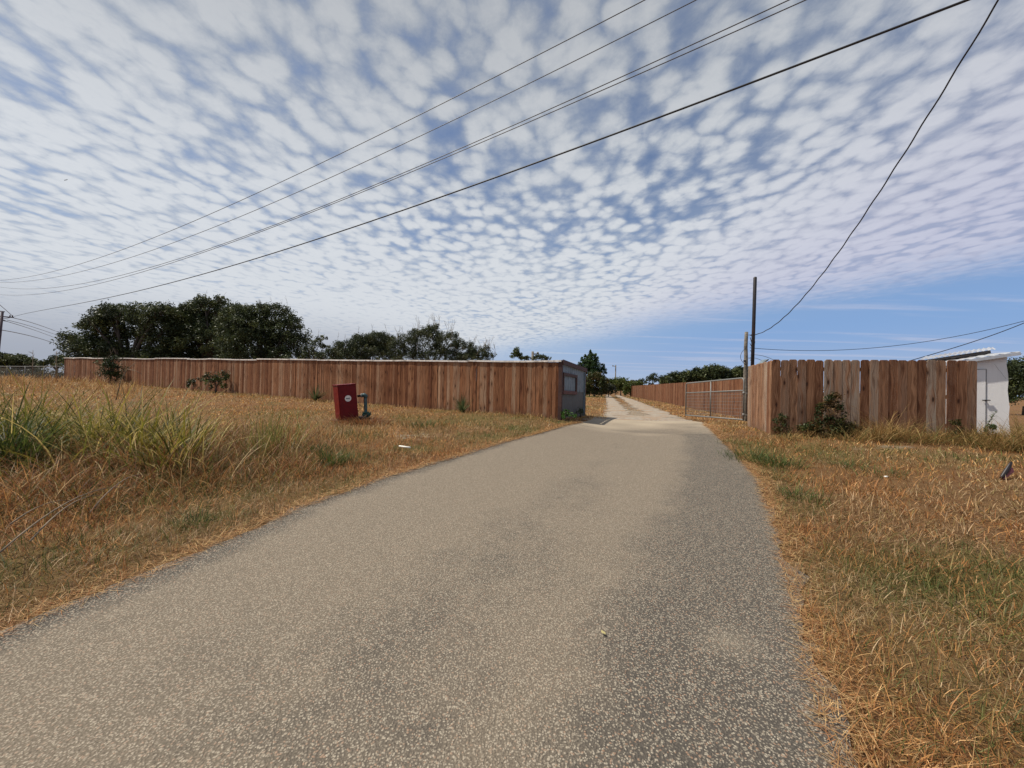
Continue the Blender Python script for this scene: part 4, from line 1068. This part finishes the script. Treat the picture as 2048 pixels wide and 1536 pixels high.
# far left
for (x, sp_, lab) in ((22, [(8,716,16,7,0),(25,720,22,10,0),(40,722,18,9,0),(-15,714,26,10,0),(10,735,50,14,1)], 'dark low trees at the left edge behind the chain link fence'),
                      (66, [(58,724,12,8,0),(52,732,18,10,0),(74,733,12,7,0)], 'small dark tree behind the middle of the chain link fence'),
                      (113, [(105,722,13,8,0),(118,717,10,7,0),(95,730,14,8,0),(122,727,12,8,0)], 'small olive tree at the far end of the left board fence')):
    ptree('tree', x, 62, sp_, lab, 'tree', OAK + SCRUB[1:2], dens=4.5, cr=.5, per=40, size=.17, trunk=.2, group='trees behind the chain link fence')
ptree('brush', 60, 46, [(10,750,30,10,0),(55,752,34,9,0),(100,752,30,9,0),(-30,750,40,12,0)], 'brown tangled brush behind the chain link fence', 'brush', DRYL, dens=6, cr=.35, per=30, size=.12, trunk=.06)
ptree('tree', 2050, 26, [(2032,745,20,20,0),(2060,740,30,26,0),(2028,775,18,26,0),(2050,785,34,30,0),(2022,800,10,12,0),(2085,770,34,40,0)],
      'dark green leafy tree right of the white shed', 'tree', OAK + SCRUB[:2], dens=26, cr=.3, per=36, size=.08, trunk=.12, limbs=False)
# a background belt so the land does not end in a bare line
cs = []
for i in range(420):
    a = random.uniform(-1.25, 1.25); r = random.uniform(230, 330); cs.append((r * math.sin(a), r * math.cos(a), random.uniform(.5, 4.0)))
me = fast_mesh('tree_line', *leaf_cloud(np.array(cs) + np.array([0, 0, EYE - 1.2]), rng.uniform(2, 4.5, len(cs)), 60, .9, OAK + SCRUB))
tag(link('tree_line', me, M_leaf), 'distant dark wooded horizon', 'woodland', kind='stuff')

def shrub_at(x, y, specs, label, cols, name='shrub', per=30, size=.035, cr=.12, dens=30, cat='shrub', twigs=0, trunk=.02, group=None):
    return tree(name, (x, y, gz(x, y)), specs, label, cat, cols, dens=dens, cr=cr, per=per, size=size, trunk=trunk, forks=.3, twigs=twigs, group=group)
GS = 'shrubs against the left fence'
DG = [(.03, .05, .018), (.045, .07, .022), (.025, .038, .016)]
def fl(px, off=.55):      # spot in front of the left fence under pixel column px
    k = (px - 1024) / F; y = (12.5 + .514 * 1.56) / (1 + .514 * k); p = Vector((k * y, y)) + nL * off; return p
p = fl(248, .7); shrub_at(p.x, p.y, [(0,0,.5,.7,.6,.5),(.05,0,1.0,.75,.55,.5),(-.45,0,1.5,.45,.4,.3),(.2,0,1.6,.4,.4,.35)], 'tall dark bush reaching the top of the left fence near its far end', DG, per=34, size=.06, cr=.22, dens=26, twigs=10, trunk=.06, group=GS)
p = fl(407, .5); shrub_at(p.x, p.y, [(0,0,.32,.42,.34,.32),(.15,0,.52,.32,.26,.2)], 'small dark shrub against the left fence, left of a larger one', DG, size=.045, group=GS)
p = fl(455, .55); shrub_at(p.x, p.y, [(0,0,.45,.66,.45,.45),(.3,0,.85,.45,.36,.3),(-.38,0,.8,.32,.28,.25)], 'bushy dark green shrub with pale stem, middle of the left fence', DG + LIGHT[:1], size=.05, cr=.16, trunk=.05, group=GS)
shrub_at(1.72, 12.35, [(0,0,.12,.22,.18,.16),(.2,.1,.2,.2,.18,.14)], 'bright green weed at the foot of the left fence corner', [(.05,.12,.02),(.04,.09,.02),(.07,.14,.03)], 'weed', size=.035, cat='weed')
shrub_at(2.55, 14.2, [(0,0,.14,.14,.12,.16)], 'small grey green weed at the foot of the metal end screen', [(.05,.08,.03),(.08,.10,.05)], 'weed', size=.03, cat='weed')
GR = 'weeds along the near right fence'
DW = [(.035, .05, .018), (.05, .065, .02), (.07, .06, .02), (.10, .06, .025)]
def rfp(px, off=.18):
    a = RC; d = (RE - RC).normalized(); n = Vector((d.y, -d.x)); k = (px - 1024) / F
    # intersect x = k*y with the fence line
    t = (k * a.y - a.x) / (d.x - k * d.y); return a + d * t + n * off
p = rfp(1556); shrub_at(p.x, p.y, [(0,0,.2,.24,.14,.2),(.03,0,.45,.12,.08,.2),(-.15,0,.12,.2,.12,.12)], 'narrow leafy weed below the left end of the near fence', DW, 'weed', size=.026, cr=.08, dens=110, per=26, cat='weed', twigs=4, trunk=.008, group=GR)
p = rfp(1650, .25); shrub_at(p.x, p.y, [(0,0,.22,.46,.24,.22),(0,0,.55,.30,.16,.28),(.02,0,.85,.18,.1,.14),(.4,0,.16,.34,.2,.16),(-.42,0,.14,.3,.18,.14)], 'dark bushy weed, biggest plant against the near right fence', DW, 'weed', size=.030, cr=.11, dens=150, per=34, cat='weed', twigs=8, trunk=.012, group=GR)
p = rfp(1897, .2); shrub_at(p.x, p.y, [(0,0,.2,.12,.1,.2),(0,0,.42,.07,.06,.1)], 'small dark weed against the near fence by the white shed', DW[:3], 'weed', size=.024, cr=.07, dens=120, per=26, cat='weed', trunk=.008, group=GR)
p = rfp(1950, .3); shrub_at(p.x, p.y, [(0,0,.15,.16,.12,.16),(.04,0,.3,.08,.08,.1)], 'leafy green weed at the corner between the near fence and the shed', [(.04,.075,.03),(.06,.09,.035)], 'weed', size=.026, cr=.07, dens=120, per=26, cat='weed', twigs=0, trunk=.008, group=GR)
# leafy shoot in front of the shed
p = at(1966, 868, 8.9); zz = gz(p.x, 8.9)
sho = empty('leafy_shoot', (p.x - .06, 8.9, zz), 'slender green shoot with narrow leaves leaning in front of the white shed', 'weed')
st = [Vector((p.x - .06 + .04 * i + .004 * i * i, 8.9, zz + .115 * i)) for i in range(7)]
MB().tube(st, [.006, .006, .005, .005, .004, .003, .002], 5).build('stem', M_bark, sho, True)
n_ = 90; ii = rng.uniform(0, 5.9, n_); i0 = ii.astype(int); fr2 = ii - i0
stn = np.array([list(q_) for q_ in st]); pp = stn[i0] * (1 - fr2[:, None]) + stn[i0 + 1] * fr2[:, None]
az_ = rng.uniform(0, 6.28, n_)
me = fast_mesh('leaves', *blades_arrays(pp, rng.uniform(.04, .11, n_), np.full(n_, .022), az_, rng.uniform(.7, 1.2, n_), rng.uniform(.4, 1.0, n_), pal(n_, [(.05,.09,.03),(.07,.12,.04)]), 3))
link('leaves', me, M_blade, sho, True)

def yucca(px, off, size, label):
    p = fl(px, off); n = 70
    az = rng.uniform(0, 6.283, n); root = np.tile(np.array([[p.x, p.y, gz(p.x, p.y) + .02]]), (n, 1)) + rng.normal(0, .02, (n, 3))
    me = fast_mesh('yucca', *blades_arrays(root, rng.uniform(.6, 1.1, n) * size, np.full(n, .035), az, rng.uniform(.1, 1.15, n), rng.uniform(-.1, .25, n), pal(n, [(.10,.135,.06),(.07,.10,.045),(.16,.17,.09),(.20,.15,.08)], [4,4,2,1]), 3, az + math.pi / 2))
    tag(link('yucca', me, M_blade), label, 'yucca', 'yuccas at the foot of the left fence')
yucca(652, .5, .8, 'spiky yucca by the fence just left of the red cabinet')
yucca(940, .45, .72, 'spiky green yucca at the fence foot, right of the red cabinet')

# ------------------------------------------------------------ grass
STRAW = [(.50, .275, .115), (.40, .20, .080), (.68, .45, .24), (.28, .125, .052), (.14, .065, .032), (.27, .19, .07)]
STW = [4, 4, 2.6, 3, 3.0, 1.8]
DULL = [(.42, .31, .19), (.33, .23, .13), (.52, .40, .27), (.20, .13, .07), (.27, .22, .10)]
GRN = [(.11, .13, .038), (.075, .10, .03), (.17, .16, .06), (.25, .20, .085)]
def hidden(x, y):
    """ground the fences hide"""
    behind = (x < 1.56) & (y > fenceY(x) + .1) & (x > -38.5)
    r1 = (x > driveX(y) + .1) & (y > 12)
    r2 = (x > 6.9) & (y > 9.4 - .217 * (x - 6.33) + .3) & (x < driveX(y)) & (y < 11.2) & (x < 10.4)
    scr = (x >= 1.2) & (x < 2.9) & (y > 12.5 + (x - 1.56) * 2.12 + .1) & (y < 15.4)
    return behind | r1 | r2
def sample_ring(d0, d1, rho, half=1.17):
    n = int(rho * half * (d1 * d1 - d0 * d0))
    r = np.sqrt(rng.uniform(d0 * d0, d1 * d1, n)); a = rng.uniform(-half, half, n)
    x = r * np.sin(a); y = r * np.cos(a)
    return x, y
parts_d = []; parts_g = []
RINGS = [(1.0, 2.2, 8500), (2.2, 3.4, 7200), (3.4, 5, 4400), (5, 7.5, 2200), (7.5, 11, 950), (11, 16, 460), (16, 25, 200), (25, 40, 80), (40, 75, 20)]
for (d0, d1, rho) in RINGS:
    x, y = sample_ring(d0, d1, rho)
    edge_j = rng.normal(0, .05, len(x))
    keep = ~on_road(x, y, -.01) & ~(on_track(x, y, -.08) & (rng.uniform(0, 1, len(x)) > .12 * (vnoise(x, y, 1.7, 31) > .6))) & ~hidden(x, y)
    b = bareness(x, y); keep &= rng.uniform(0, 1, len(x)) > b * .85
    strip_c = (y > 13.4) & (y < 80) & (x > TL(y)[0] - .2) & (x < TR(y)[1] + .2)
    keep &= ~(strip_c & (rng.uniform(0, 1, len(x)) > (vnoise(x, y, 1.3, 6) > .45) * .6))
    x = x[keep]; y = y[keep]; n = len(x); d = np.hypot(x, y)
    g = greenness(x, y); isg = rng.uniform(0, 1, n) < g * .85
    z = gzv(x, y) + (vnoise(x, y, 1.1, 1) - .5) * .05
    left = (x < xl(y)) & (y < 14)
    rough = vnoise(x, y, .8, 12)
    tall = np.where(left, np.clip((xl(y) - x - .9) / 2.5, 0, 1) * np.clip((10.5 - y) / 3, 0, 1) * np.clip(.5 + rough, 0, 1), 0)
    ht = rng.gamma(4, .021, n) * (1 + 2.8 * tall) + .015 + .0010 * d
    ht = ht * np.interp(d, [1.5, 4, 6, 12, 40], [.72, .85, .95, .72, .8]); far_lit = np.clip((d - 7) / 8, 0, 1)[:, None]
    ht = np.where(isg, ht * 1.15 + .02, ht); ht = np.where(strip_c[keep], ht * .6, ht)
    wd = np.maximum(.0030, .00095 * d) * rng.uniform(.7, 1.5, n)
    c = np.where(isg[:, None], pal(n, GRN, [3, 3, 3, 2]), pal(n, STRAW, STW))
    dl = rng.uniform(0, 1, n) < np.clip((vnoise(x, y, .9, 41) * .6 + vnoise(x, y, 3.0, 42) * .4 - .38) * 3.0, .1, .85)
    c = np.where((dl & ~isg)[:, None], pal(n, DULL), c)
    # broad drifts of redder and yellower straw
    q_ = vnoise(x, y, .45, 20)[:, None]; c = np.where(isg[:, None], c, c * (1 - .22 * q_ * np.array([[.2, .8, 1.0]]) + .10 * (1 - q_)))
    c = c * (1 + far_lit * np.array([[.16, .22, .16]]))  # blades brighten with distance: sunlit look of the far field put into colour
    lean = np.abs(rng.normal(.55, .45, n)); lean = np.where(rng.uniform(0, 1, n) < .5, rng.uniform(1.0, 1.5, n), lean)
    az = rng.uniform(0, 6.283, n)
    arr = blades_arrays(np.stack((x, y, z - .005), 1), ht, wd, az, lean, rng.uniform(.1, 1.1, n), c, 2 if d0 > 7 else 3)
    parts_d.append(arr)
me = fast_mesh('dry_grass', *join_arrays(parts_d))
tag(link('dry_grass', me, M_blade), 'short dry straw coloured grass covering both verges', 'grass', kind='stuff')

# loose cut straw lying along the road edges
n = 14000; yy = rng.uniform(1.0, 12.5, n) ** 1.0; side = rng.uniform(0, 1, n) < .6
off = np.abs(rng.normal(0, .14, n)) - .10
xx = np.where(side, xr(yy) + off, xl(yy) - off)
me = fast_mesh('cut_straw', *blades_arrays(np.stack((xx, yy, gzv(xx, yy) + .016 + rng.uniform(0, .02, n)), 1), rng.uniform(.04, .17, n), np.maximum(.0028, .0011 * yy) * rng.uniform(.7, 1.3, n), rng.uniform(0, 6.283, n),
               rng.uniform(1.40, 1.58, n), rng.normal(0, .12, n), pal(n, [(.62,.44,.24),(.50,.30,.15),(.40,.20,.10)]), 3))
tag(link('cut_straw', me, M_blade), 'loose cut straw lying along both edges of the road', 'straw', kind='stuff')

def tuft(n, cx, cy, spread, h0, h1, w0, cols, wts=None, lean=(.05, .5), curl_=(.3, 1.4), seg=5, lift=0.0):
    x = cx + rng.normal(0, spread, n); y = cy + rng.normal(0, spread, n)
    az = np.arctan2(y - cy, x - cx) + rng.normal(0, .8, n)
    ht = rng.uniform(h0, h1, n); wd = w0 * rng.uniform(.6, 1.3, n)
    return blades_arrays(np.stack((x, y, gzv(x, y) + lift), 1), ht, wd, az, rng.uniform(*lean, n), rng.uniform(*curl_, n), pal(n, cols, wts), seg)

# tall johnson grass at the left
TG = [(.22, .20, .035), (.14, .15, .03), (.36, .30, .07), (.55, .44, .18), (.06, .065, .018), (.09, .10, .025)]
DGr = [(.06, .09, .025), (.09, .115, .03), (.04, .06, .018)]
DRY = [(.34, .165, .075), (.22, .09, .04), (.46, .28, .13), (.13, .055, .028), (.62, .48, .30)]
parts = []
for i in range(105):      # the green stand
    px = random.uniform(-120, 395); Y = random.uniform(5.2, 7.8); x = (px - 1024) / F * Y
    hgt = np.interp(px, [-100, 0, 100, 250, 330, 400], [1.35, 1.35, 1.36, 1.3, 1.2, .85]) * random.uniform(.5, 1.12)
    hgt *= 1.0 if Y > 5.6 else .8
    parts.append(tuft(24, x, Y, .15, hgt * .5, hgt * 1.25, .019, TG if px > 50 else DGr + TG, None, (.03, .55), (.3, 1.9), 6))
    parts.append(tuft(26, x, Y, .2, .3, .85, .011, DRY, None, (.1, .9), (.2, 1.5), 5))
for i in range(10):       # darker broad-leaved clump at the very left
    px = random.uniform(-60, 75); Y = random.uniform(5.0, 5.6); x = (px - 1024) / F * Y
    parts.append(tuft(40, x, Y, .10, .55, 1.05, .018, DGr, None, (.05, .5), (.3, 1.4), 6))
for i in range(26):       # seed stalks standing over the rest
    px = random.uniform(0, 380); Y = random.uniform(6.0, 7.5); x = (px - 1024) / F * Y
    parts.append(tuft(3, x, Y, .05, 1.2, 1.5, .006, [(.34,.27,.11),(.45,.34,.17)], None, (.02, .2), (.05, .5), 6))
me = fast_mesh('tall_grass', *join_arrays(parts))
tag(link('tall_grass', me, M_blade), 'tall green and yellow grass stand at the left of the verge', 'tall grass', kind='stuff')
parts = []
for i in range(470):      # collapsed russet grass in front of and beside it
    px = random.uniform(-150, 640); Y = random.uniform(3.9, 8.6); x = (px - 1024) / F * Y
    if x > xl(Y) - 1.15: continue
    near = np.interp(x - xl(Y), [-6, -2.6, -1.1], [1, .75, .3])
    if Y < 5.2 and x > xl(Y) - 1.9: continue
    parts.append(tuft(34, x, Y, .20, .18 * near + .05, .80 * near + .1, .008, DRY + [TG[0], TG[4]], [3, 4.5, 1.6, 4.5, 1.4, 1.6, 2.2], (.3, 1.25), (.3, 1.5), 5))
me = fast_mesh('russet_grass', *join_arrays(parts))
tag(link('russet_grass', me, M_blade), 'collapsed reddish brown dead grass below the tall green grass', 'dead grass', kind='stuff')

# weeds and straw at the foot of the near right fence and beyond
parts = []
SW = [(.55, .40, .19), (.44, .29, .13), (.33, .19, .085), (.20, .13, .05), (.15, .16, .05)]
for i in range(270):
    px = random.choice([random.uniform(1540, 2110), random.uniform(1690, 2110), random.uniform(1890, 2110)])
    p = rfp(min(px, 2110), random.uniform(.1, .75) if px < 1880 else random.uniform(.0, 1.2))
    hgt = np.interp(px, [1540, 1600, 1700, 1780, 1860, 1920, 2000, 2110], [.28, .36, .55, .62, .5, .58, .72, .85]) * random.uniform(.6, 1.15)
    parts.append(tuft(24, p.x, p.y, .10, hgt * .4, hgt * 1.2, .008, SW + [(.08, .10, .03)], [3, 3, 3, 2.5, 1.8, 1.8], (.1, 1.0), (.4, 1.7), 5))
for (px, hh_) in ((1700, .55), (1738, .95), (1745, .8), (1752, .95), (1760, .8), (1775, .7), (1728, .6), (1905, .5), (1925, .55), (1940, .5), (2035, .7), (2060, .8)):
    p = rfp(px, .35); parts.append(tuft(34, p.x, p.y, .05, hh_ * .6, hh_ * 1.2, .008, SW[:3], None, (.15, .8), (.4, 1.3), 6))
me = fast_mesh('weedy_straw', *join_arrays(parts))
tag(link('weedy_straw', me, M_blade), 'pale straw and weeds heaped along the near right fence', 'weeds', kind='stuff')
parts = []
for i in range(150):      # thin dry weeds along the left fence foot and far left field
    px = random.uniform(-40, 1110); p = fl(px, random.uniform(.1, .9)); Yf = p.y
    parts.append(tuft(12, p.x, p.y, .22, .08, .22 if px > 300 else .6, .0011 * Yf, SW[:4], None, (.05, .8), (.2, 1.2), 4))
for i in range(70):
    px = random.uniform(-60, 300); Y = random.uniform(16, 30); x = (px - 1024) / F * Y
    if Y > fenceY(x) - .6: continue
    parts.append(tuft(16, x, Y, .3, .3, .75, .0011 * Y, [(.42,.25,.12),(.32,.17,.08),(.5,.33,.17)], None, (.05, .5), (.1, .8), 4))
me = fast_mesh('fence_weeds', *join_arrays(parts))
tag(link('fence_weeds', me, M_blade), 'thin dry weeds along the foot of the left fence', 'weeds', kind='stuff')

def tuft_thing(px, py, zrel, n, spread, h0, h1, w, cols, label, **kw):
    r = ray(px, py); t = -zrel / r.z * -1 if False else (zrel / r.z)
    x, y = r.x * t, r.y * t
    me = fast_mesh('grass_tuft', *tuft(n, x, y, spread, h0, h1, w, cols, **kw))
    return tag(link('grass_tuft', me, M_blade), label, 'grass tuft', 'green grass tufts')
GB = [(.055, .095, .025), (.08, .13, .035), (.14, .16, .05), (.035, .06, .02)]
tuft_thing(528, 905, -1.25, 75, .12, .35, 1.05, .010, [(.20,.22,.06),(.13,.15,.04),(.36,.30,.12)], 'tall upright reedy tuft, left of the two standing on the verge', lean=(.02, .4), curl_=(0, .8))
tuft_thing(570, 900, -1.24, 95, .15, .3, .98, .010, [(.20,.22,.06),(.13,.15,.04),(.36,.30,.12)], 'tall upright reedy tuft, right of the two standing on the verge', lean=(.02, .55), curl_=(0, .9))
tuft_thing(668, 915, -1.2, 300, .13, .15, .42, .009, GB, 'bright green low grass clump below the red cabinet', lean=(.1, .9), curl_=(.2, 1.2))
tuft_thing(640, 895, -1.18, 160, .12, .1, .28, .009, GB, 'smaller green grass clump just left of the bright one below the cabinet', lean=(.1, .9), curl_=(.2, 1.2))
tuft_thing(392, 1042, -1.38, 150, .10, .06, .18, .006, GB, 'low green tuft in the straw halfway down the left verge', lean=(.2, 1.0), curl_=(.2, 1.0))
tuft_thing(1500, 915, -1.24, 320, .20, .12, .36, .008, GB, 'green grass clump on the road edge before the near fence', lean=(.2, 1.0), curl_=(.3, 1.3))
tuft_thing(1555, 925, -1.22, 300, .18, .12, .34, .008, GB, 'green grass clump just right of the one on the road edge', lean=(.2, 1.0), curl_=(.3, 1.3))
tuft_thing(1590, 985, -1.28, 220, .12, .10, .28, .007, GB, 'dark green weed clump on the right verge nearest the road', lean=(.2, 1.1), curl_=(.3, 1.3))
tuft_thing(1690, 925, -1.15, 170, .16, .08, .25, .007, GB, 'flat green tuft on the right verge below the straw heap', lean=(.3, 1.2), curl_=(.3, 1.2))
tuft_thing(1770, 940, -1.14, 170, .16, .08, .25, .007, GB, 'rightmost flat green tuft on the right verge', lean=(.3, 1.2), curl_=(.3, 1.2))
tuft_thing(845, 850, -1.05, 200, .22, .1, .3, .011, GB, 'green grass clump right of the red cabinet', lean=(.2, 1.0), curl_=(.3, 1.2))
tuft_thing(1462, 885, -1.15, 120, .12, .08, .2, .009, GB, 'small green tuft at the road edge nearest the gate', lean=(.2, 1.1), curl_=(.3, 1.2))
# long fallen reeds at the left
rd = []
for (a_, b_, bow) in (((0, 1118), (260, 985), .16), ((60, 1095), (200, 1000), .10), ((180, 1035), (300, 960), .14), ((20, 1060), (140, 1010), .06)):
    def gpt(px, py):
        r = ray(px, py); t = -1.33 / r.z; return Vector((r.x * t, r.y * t, EYE - 1.33))
    A = gpt(*a_); B = gpt(*b_)
    rd.append([A.lerp(B, t) + Vector((0, 0, .05 + bow * 4 * t * (1 - t))) for t in [i / 10 for i in range(11)]])
for i, pts_ in enumerate(rd):
    o = MB().tube(pts_, [.007 - .0004 * j for j in range(11)], 5).build('fallen_reed', M_twig)
    tag(o, ['longest fallen reed arching over the straw at the lower left', 'short fallen reed under the long one at the lower left', 'fallen reed at the right end of the long fallen reed', 'fallen reed furthest from the road in the lower left straw'][i], 'reed', 'fallen reeds in the left verge')
# dead stems by the far left fence
for (px, top, lab) in ((66, 700, 'grey dead weed stalk before the chain link fence, left one'), (113, 702, 'grey dead weed stalk before the end of the board fence, right one')):
    T_ = at(px, top, 30); z0 = gz(T_.x, 30); mb = MB(); mb.tube([(T_.x + .05, 30, z0), (T_.x, 30, T_.z)], [.03, .012], 5)
    for i in range(14):
        k_ = random.uniform(.45, .95); s_ = random.choice([-1, 1]); p = Vector((T_.x, 30, z0 + (T_.z - z0) * k_))
        mb.tube([p, p + Vector((s_ * random.uniform(.2, .6) * (1.2 - k_), random.uniform(-.2, .2), random.uniform(.08, .3)))], [.011, .004], 4, False)
    tag(mb.build('dead_stalk', M_twig), lab, 'dead plant', 'dead stalks at the far left')
# pale dead branch sticking up in front of the tall bush
mb = MB(); b0_ = at(240, 800, 7.0)
mb.tube([at(232, 800, 7), at(243, 757, 7), at(255, 738, 7), at(272, 725, 7.05)], [.008, .007, .006, .003], 5); mb.tube([at(255, 738, 7), at(272, 742, 7), at(283, 748, 7)], [.005, .004, .004], 5)
tag(mb.build('dead_weed', M_twig), 'forked pale dead stem rising from the tall grass before the dark bush', 'dead weed')

# brown dead grass heap at the foot of the cabinet
parts = [tuft(900, -4.2, 10.7, .34, .14, .42, .012, DRY[1:4:2] + DRY[:2], None, (.5, 1.4), (.2, 1.0), 4), tuft(200, -3.7, 10.6, .25, .12, .32, .010, DRY[:4], None, (.6, 1.4), (.2, 1.0), 4)]
me = fast_mesh('dead_grass_heap', *join_arrays(parts)); tag(link('dead_grass_heap', me, M_blade), 'brown heap of dead grass at the foot of the red cabinet', 'dead grass', kind='stuff')
# straw drift in the drive opening
parts = [tuft(260, 5.35, 14.6, .22, .04, .14, .012, DRY[:3], None, (.9, 1.5), (0, .5), 3)]
me = fast_mesh('straw_drift', *join_arrays(parts)); tag(link('straw_drift', me, M_blade), 'low drift of brown straw on the pale gravel in the gateway', 'straw', kind='stuff')

# ------------------------------------------------------------ small litter
def gpt(px, py, zr):
    r = ray(px, py); t = zr / r.z; return Vector((r.x * t, r.y * t, EYE + zr))
a_ = gpt(798.5, 897.5, -1.17); b_ = gpt(820.5, 900.5, -1.17)
o = MB().tube([a_ + Vector((0, 0, .05)), a_.lerp(b_, .5) + Vector((0, 0, .047)), b_ + Vector((0, 0, .05))], [.015, .017, .014], 8).build('plastic_tube', M_white)
tag(o, 'short white plastic stick lying in the straw by the road', 'litter')
a_ = gpt(1240 + 532, 956, -1.13)
o = MB().box(a_ + Vector((0, 0, .02)), (.05, .03, .015), Matrix.Rotation(.4, 3, 'Z')).build('paper_scrap', M_white, None, False, .004)
tag(o, 'tiny white scrap in the dry grass of the right verge', 'litter')
M_pink = plain('dull_red_plastic', (.36, .10, .11), .6, var=.3, scale=20, dirt=(.3, .18, .12))
c_ = gpt(2006, 953, -1.13) - Vector((0, 0, .03))
sc_o = empty('scrap', c_, 'black and dull red scrap sticking up from the grass at the right edge', 'litter')
mb = MB()
secs = []
for i in range(8):
    t = i / 7; cx_ = Vector((-.03 + .17 * t + .01 * math.sin(t * 3), .02 * t, .0 + .235 * t)); w_ = .026 * math.sin(math.pi * (.18 + .72 * t)) + .010
    for k_ in range(8):
        a = 2 * math.pi * k_ / 8; secs.append(cx_ + Vector((w_ * math.cos(a) * .8, w_ * math.sin(a) * .6, -w_ * math.cos(a) * .35)))
mb.add(secs, [(i*8+k_, i*8+(k_+1) % 8, (i+1)*8+(k_+1) % 8, (i+1)*8+k_) for i in range(7) for k_ in range(8)] + [tuple(range(7, -1, -1)), tuple(56 + k_ for k_ in range(8))], None, True)
mb.build('dark_shell', M_black, sc_o)
mb = MB(); vs = [(-.01, -.01, -.01), (.06, -.01, .03), (.16, 0, .10), (.15, .01, .16), (.10, .012, .10), (.03, .005, .04)]
mb.add([Vector(q_) for q_ in vs] + [Vector(q_) + Vector((0, .012, 0)) for q_ in vs], [tuple(range(6)), tuple(range(11, 5, -1))] + [(j, j+6, (j+1) % 6+6, (j+1) % 6) for j in range(6)])
mb.build('red_flap', M_pink, sc_o)
# a fallen leaf on the road
c_ = gpt(1207, 1268, -1.42)
lv = [(0, -.018, 0), (.009, -.006, .003), (.008, .010, .002), (0, .020, .006), (-.008, .010, .001), (-.009, -.006, .003)]
mb = MB(); mb.add([c_ + Vector((0, 0, .008)) + Matrix.Rotation(.5, 3, 'Z') @ Vector(q_) for q_ in lv] + [c_ + Vector((0, 0, .006)) + Matrix.Rotation(.5, 3, 'Z') @ Vector(q_) for q_ in lv],
                  [tuple(range(6)), tuple(range(11, 5, -1))] + [(j, j+6, (j+1) % 6+6, (j+1) % 6) for j in range(6)])
tag(mb.build('leaf', plain('yellow_leaf', (.40, .34, .15), .8)), 'small yellow leaf lying on the grey road', 'leaf')

# two soaring birds far off
def bird(px, py, Y, span, label, bank):
    c_ = at(px, py, Y); o = empty('bird', c_, label, 'bird', 'birds in the cloudy sky'); o.rotation_euler = (0, bank, 0)
    body = MB(); n = 9
    body.tube([(0, .17 * span * (1 - 2 * i / (n - 1)), .01 * math.sin(i)) for i in range(n)], [span * q_ for q_ in (.008, .018, .022, .03, .034, .03, .02, .012, .004)], 8)
    for s in (-1, 1):
        ws_ = [(0, .05, .03), (.18, .07, .06), (.36, .05, .05), (.5, -.02, .02), (.36, -.05, .045), (.18, -.06, .055), (0, -.05, .03)]
        vs = [Vector((s * a * span, b * span, (c - .03) * span)) for a, b, c in ws_]
        body.add(vs + [q_ - Vector((0, 0, .008 * span)) for q_ in vs], [tuple(range(7)), tuple(range(13, 6, -1))] + [(j, j+7, (j+1) % 7+7, (j+1) % 7) for j in range(7)])
    vs = [Vector(q_) * span for q_ in ((-.015, -.14, 0), (.015, -.14, 0), (.05, -.25, 0), (-.05, -.25, 0))]
    body.add(vs + [q_ - Vector((0, 0, .006 * span)) for q_ in vs], [(0, 1, 2, 3), (7, 6, 5, 4), (0, 4, 5, 1), (1, 5, 6, 2), (2, 6, 7, 3), (3, 7, 4, 0)])
    body.build('body', M_dark, o)
bird(132, 360, 130, 1.5, 'larger dark bird soaring in the clouds at the upper left', R(-22))
bird(148, 483, 230, 1.4, 'tiny far bird below the larger one at the left', R(10))
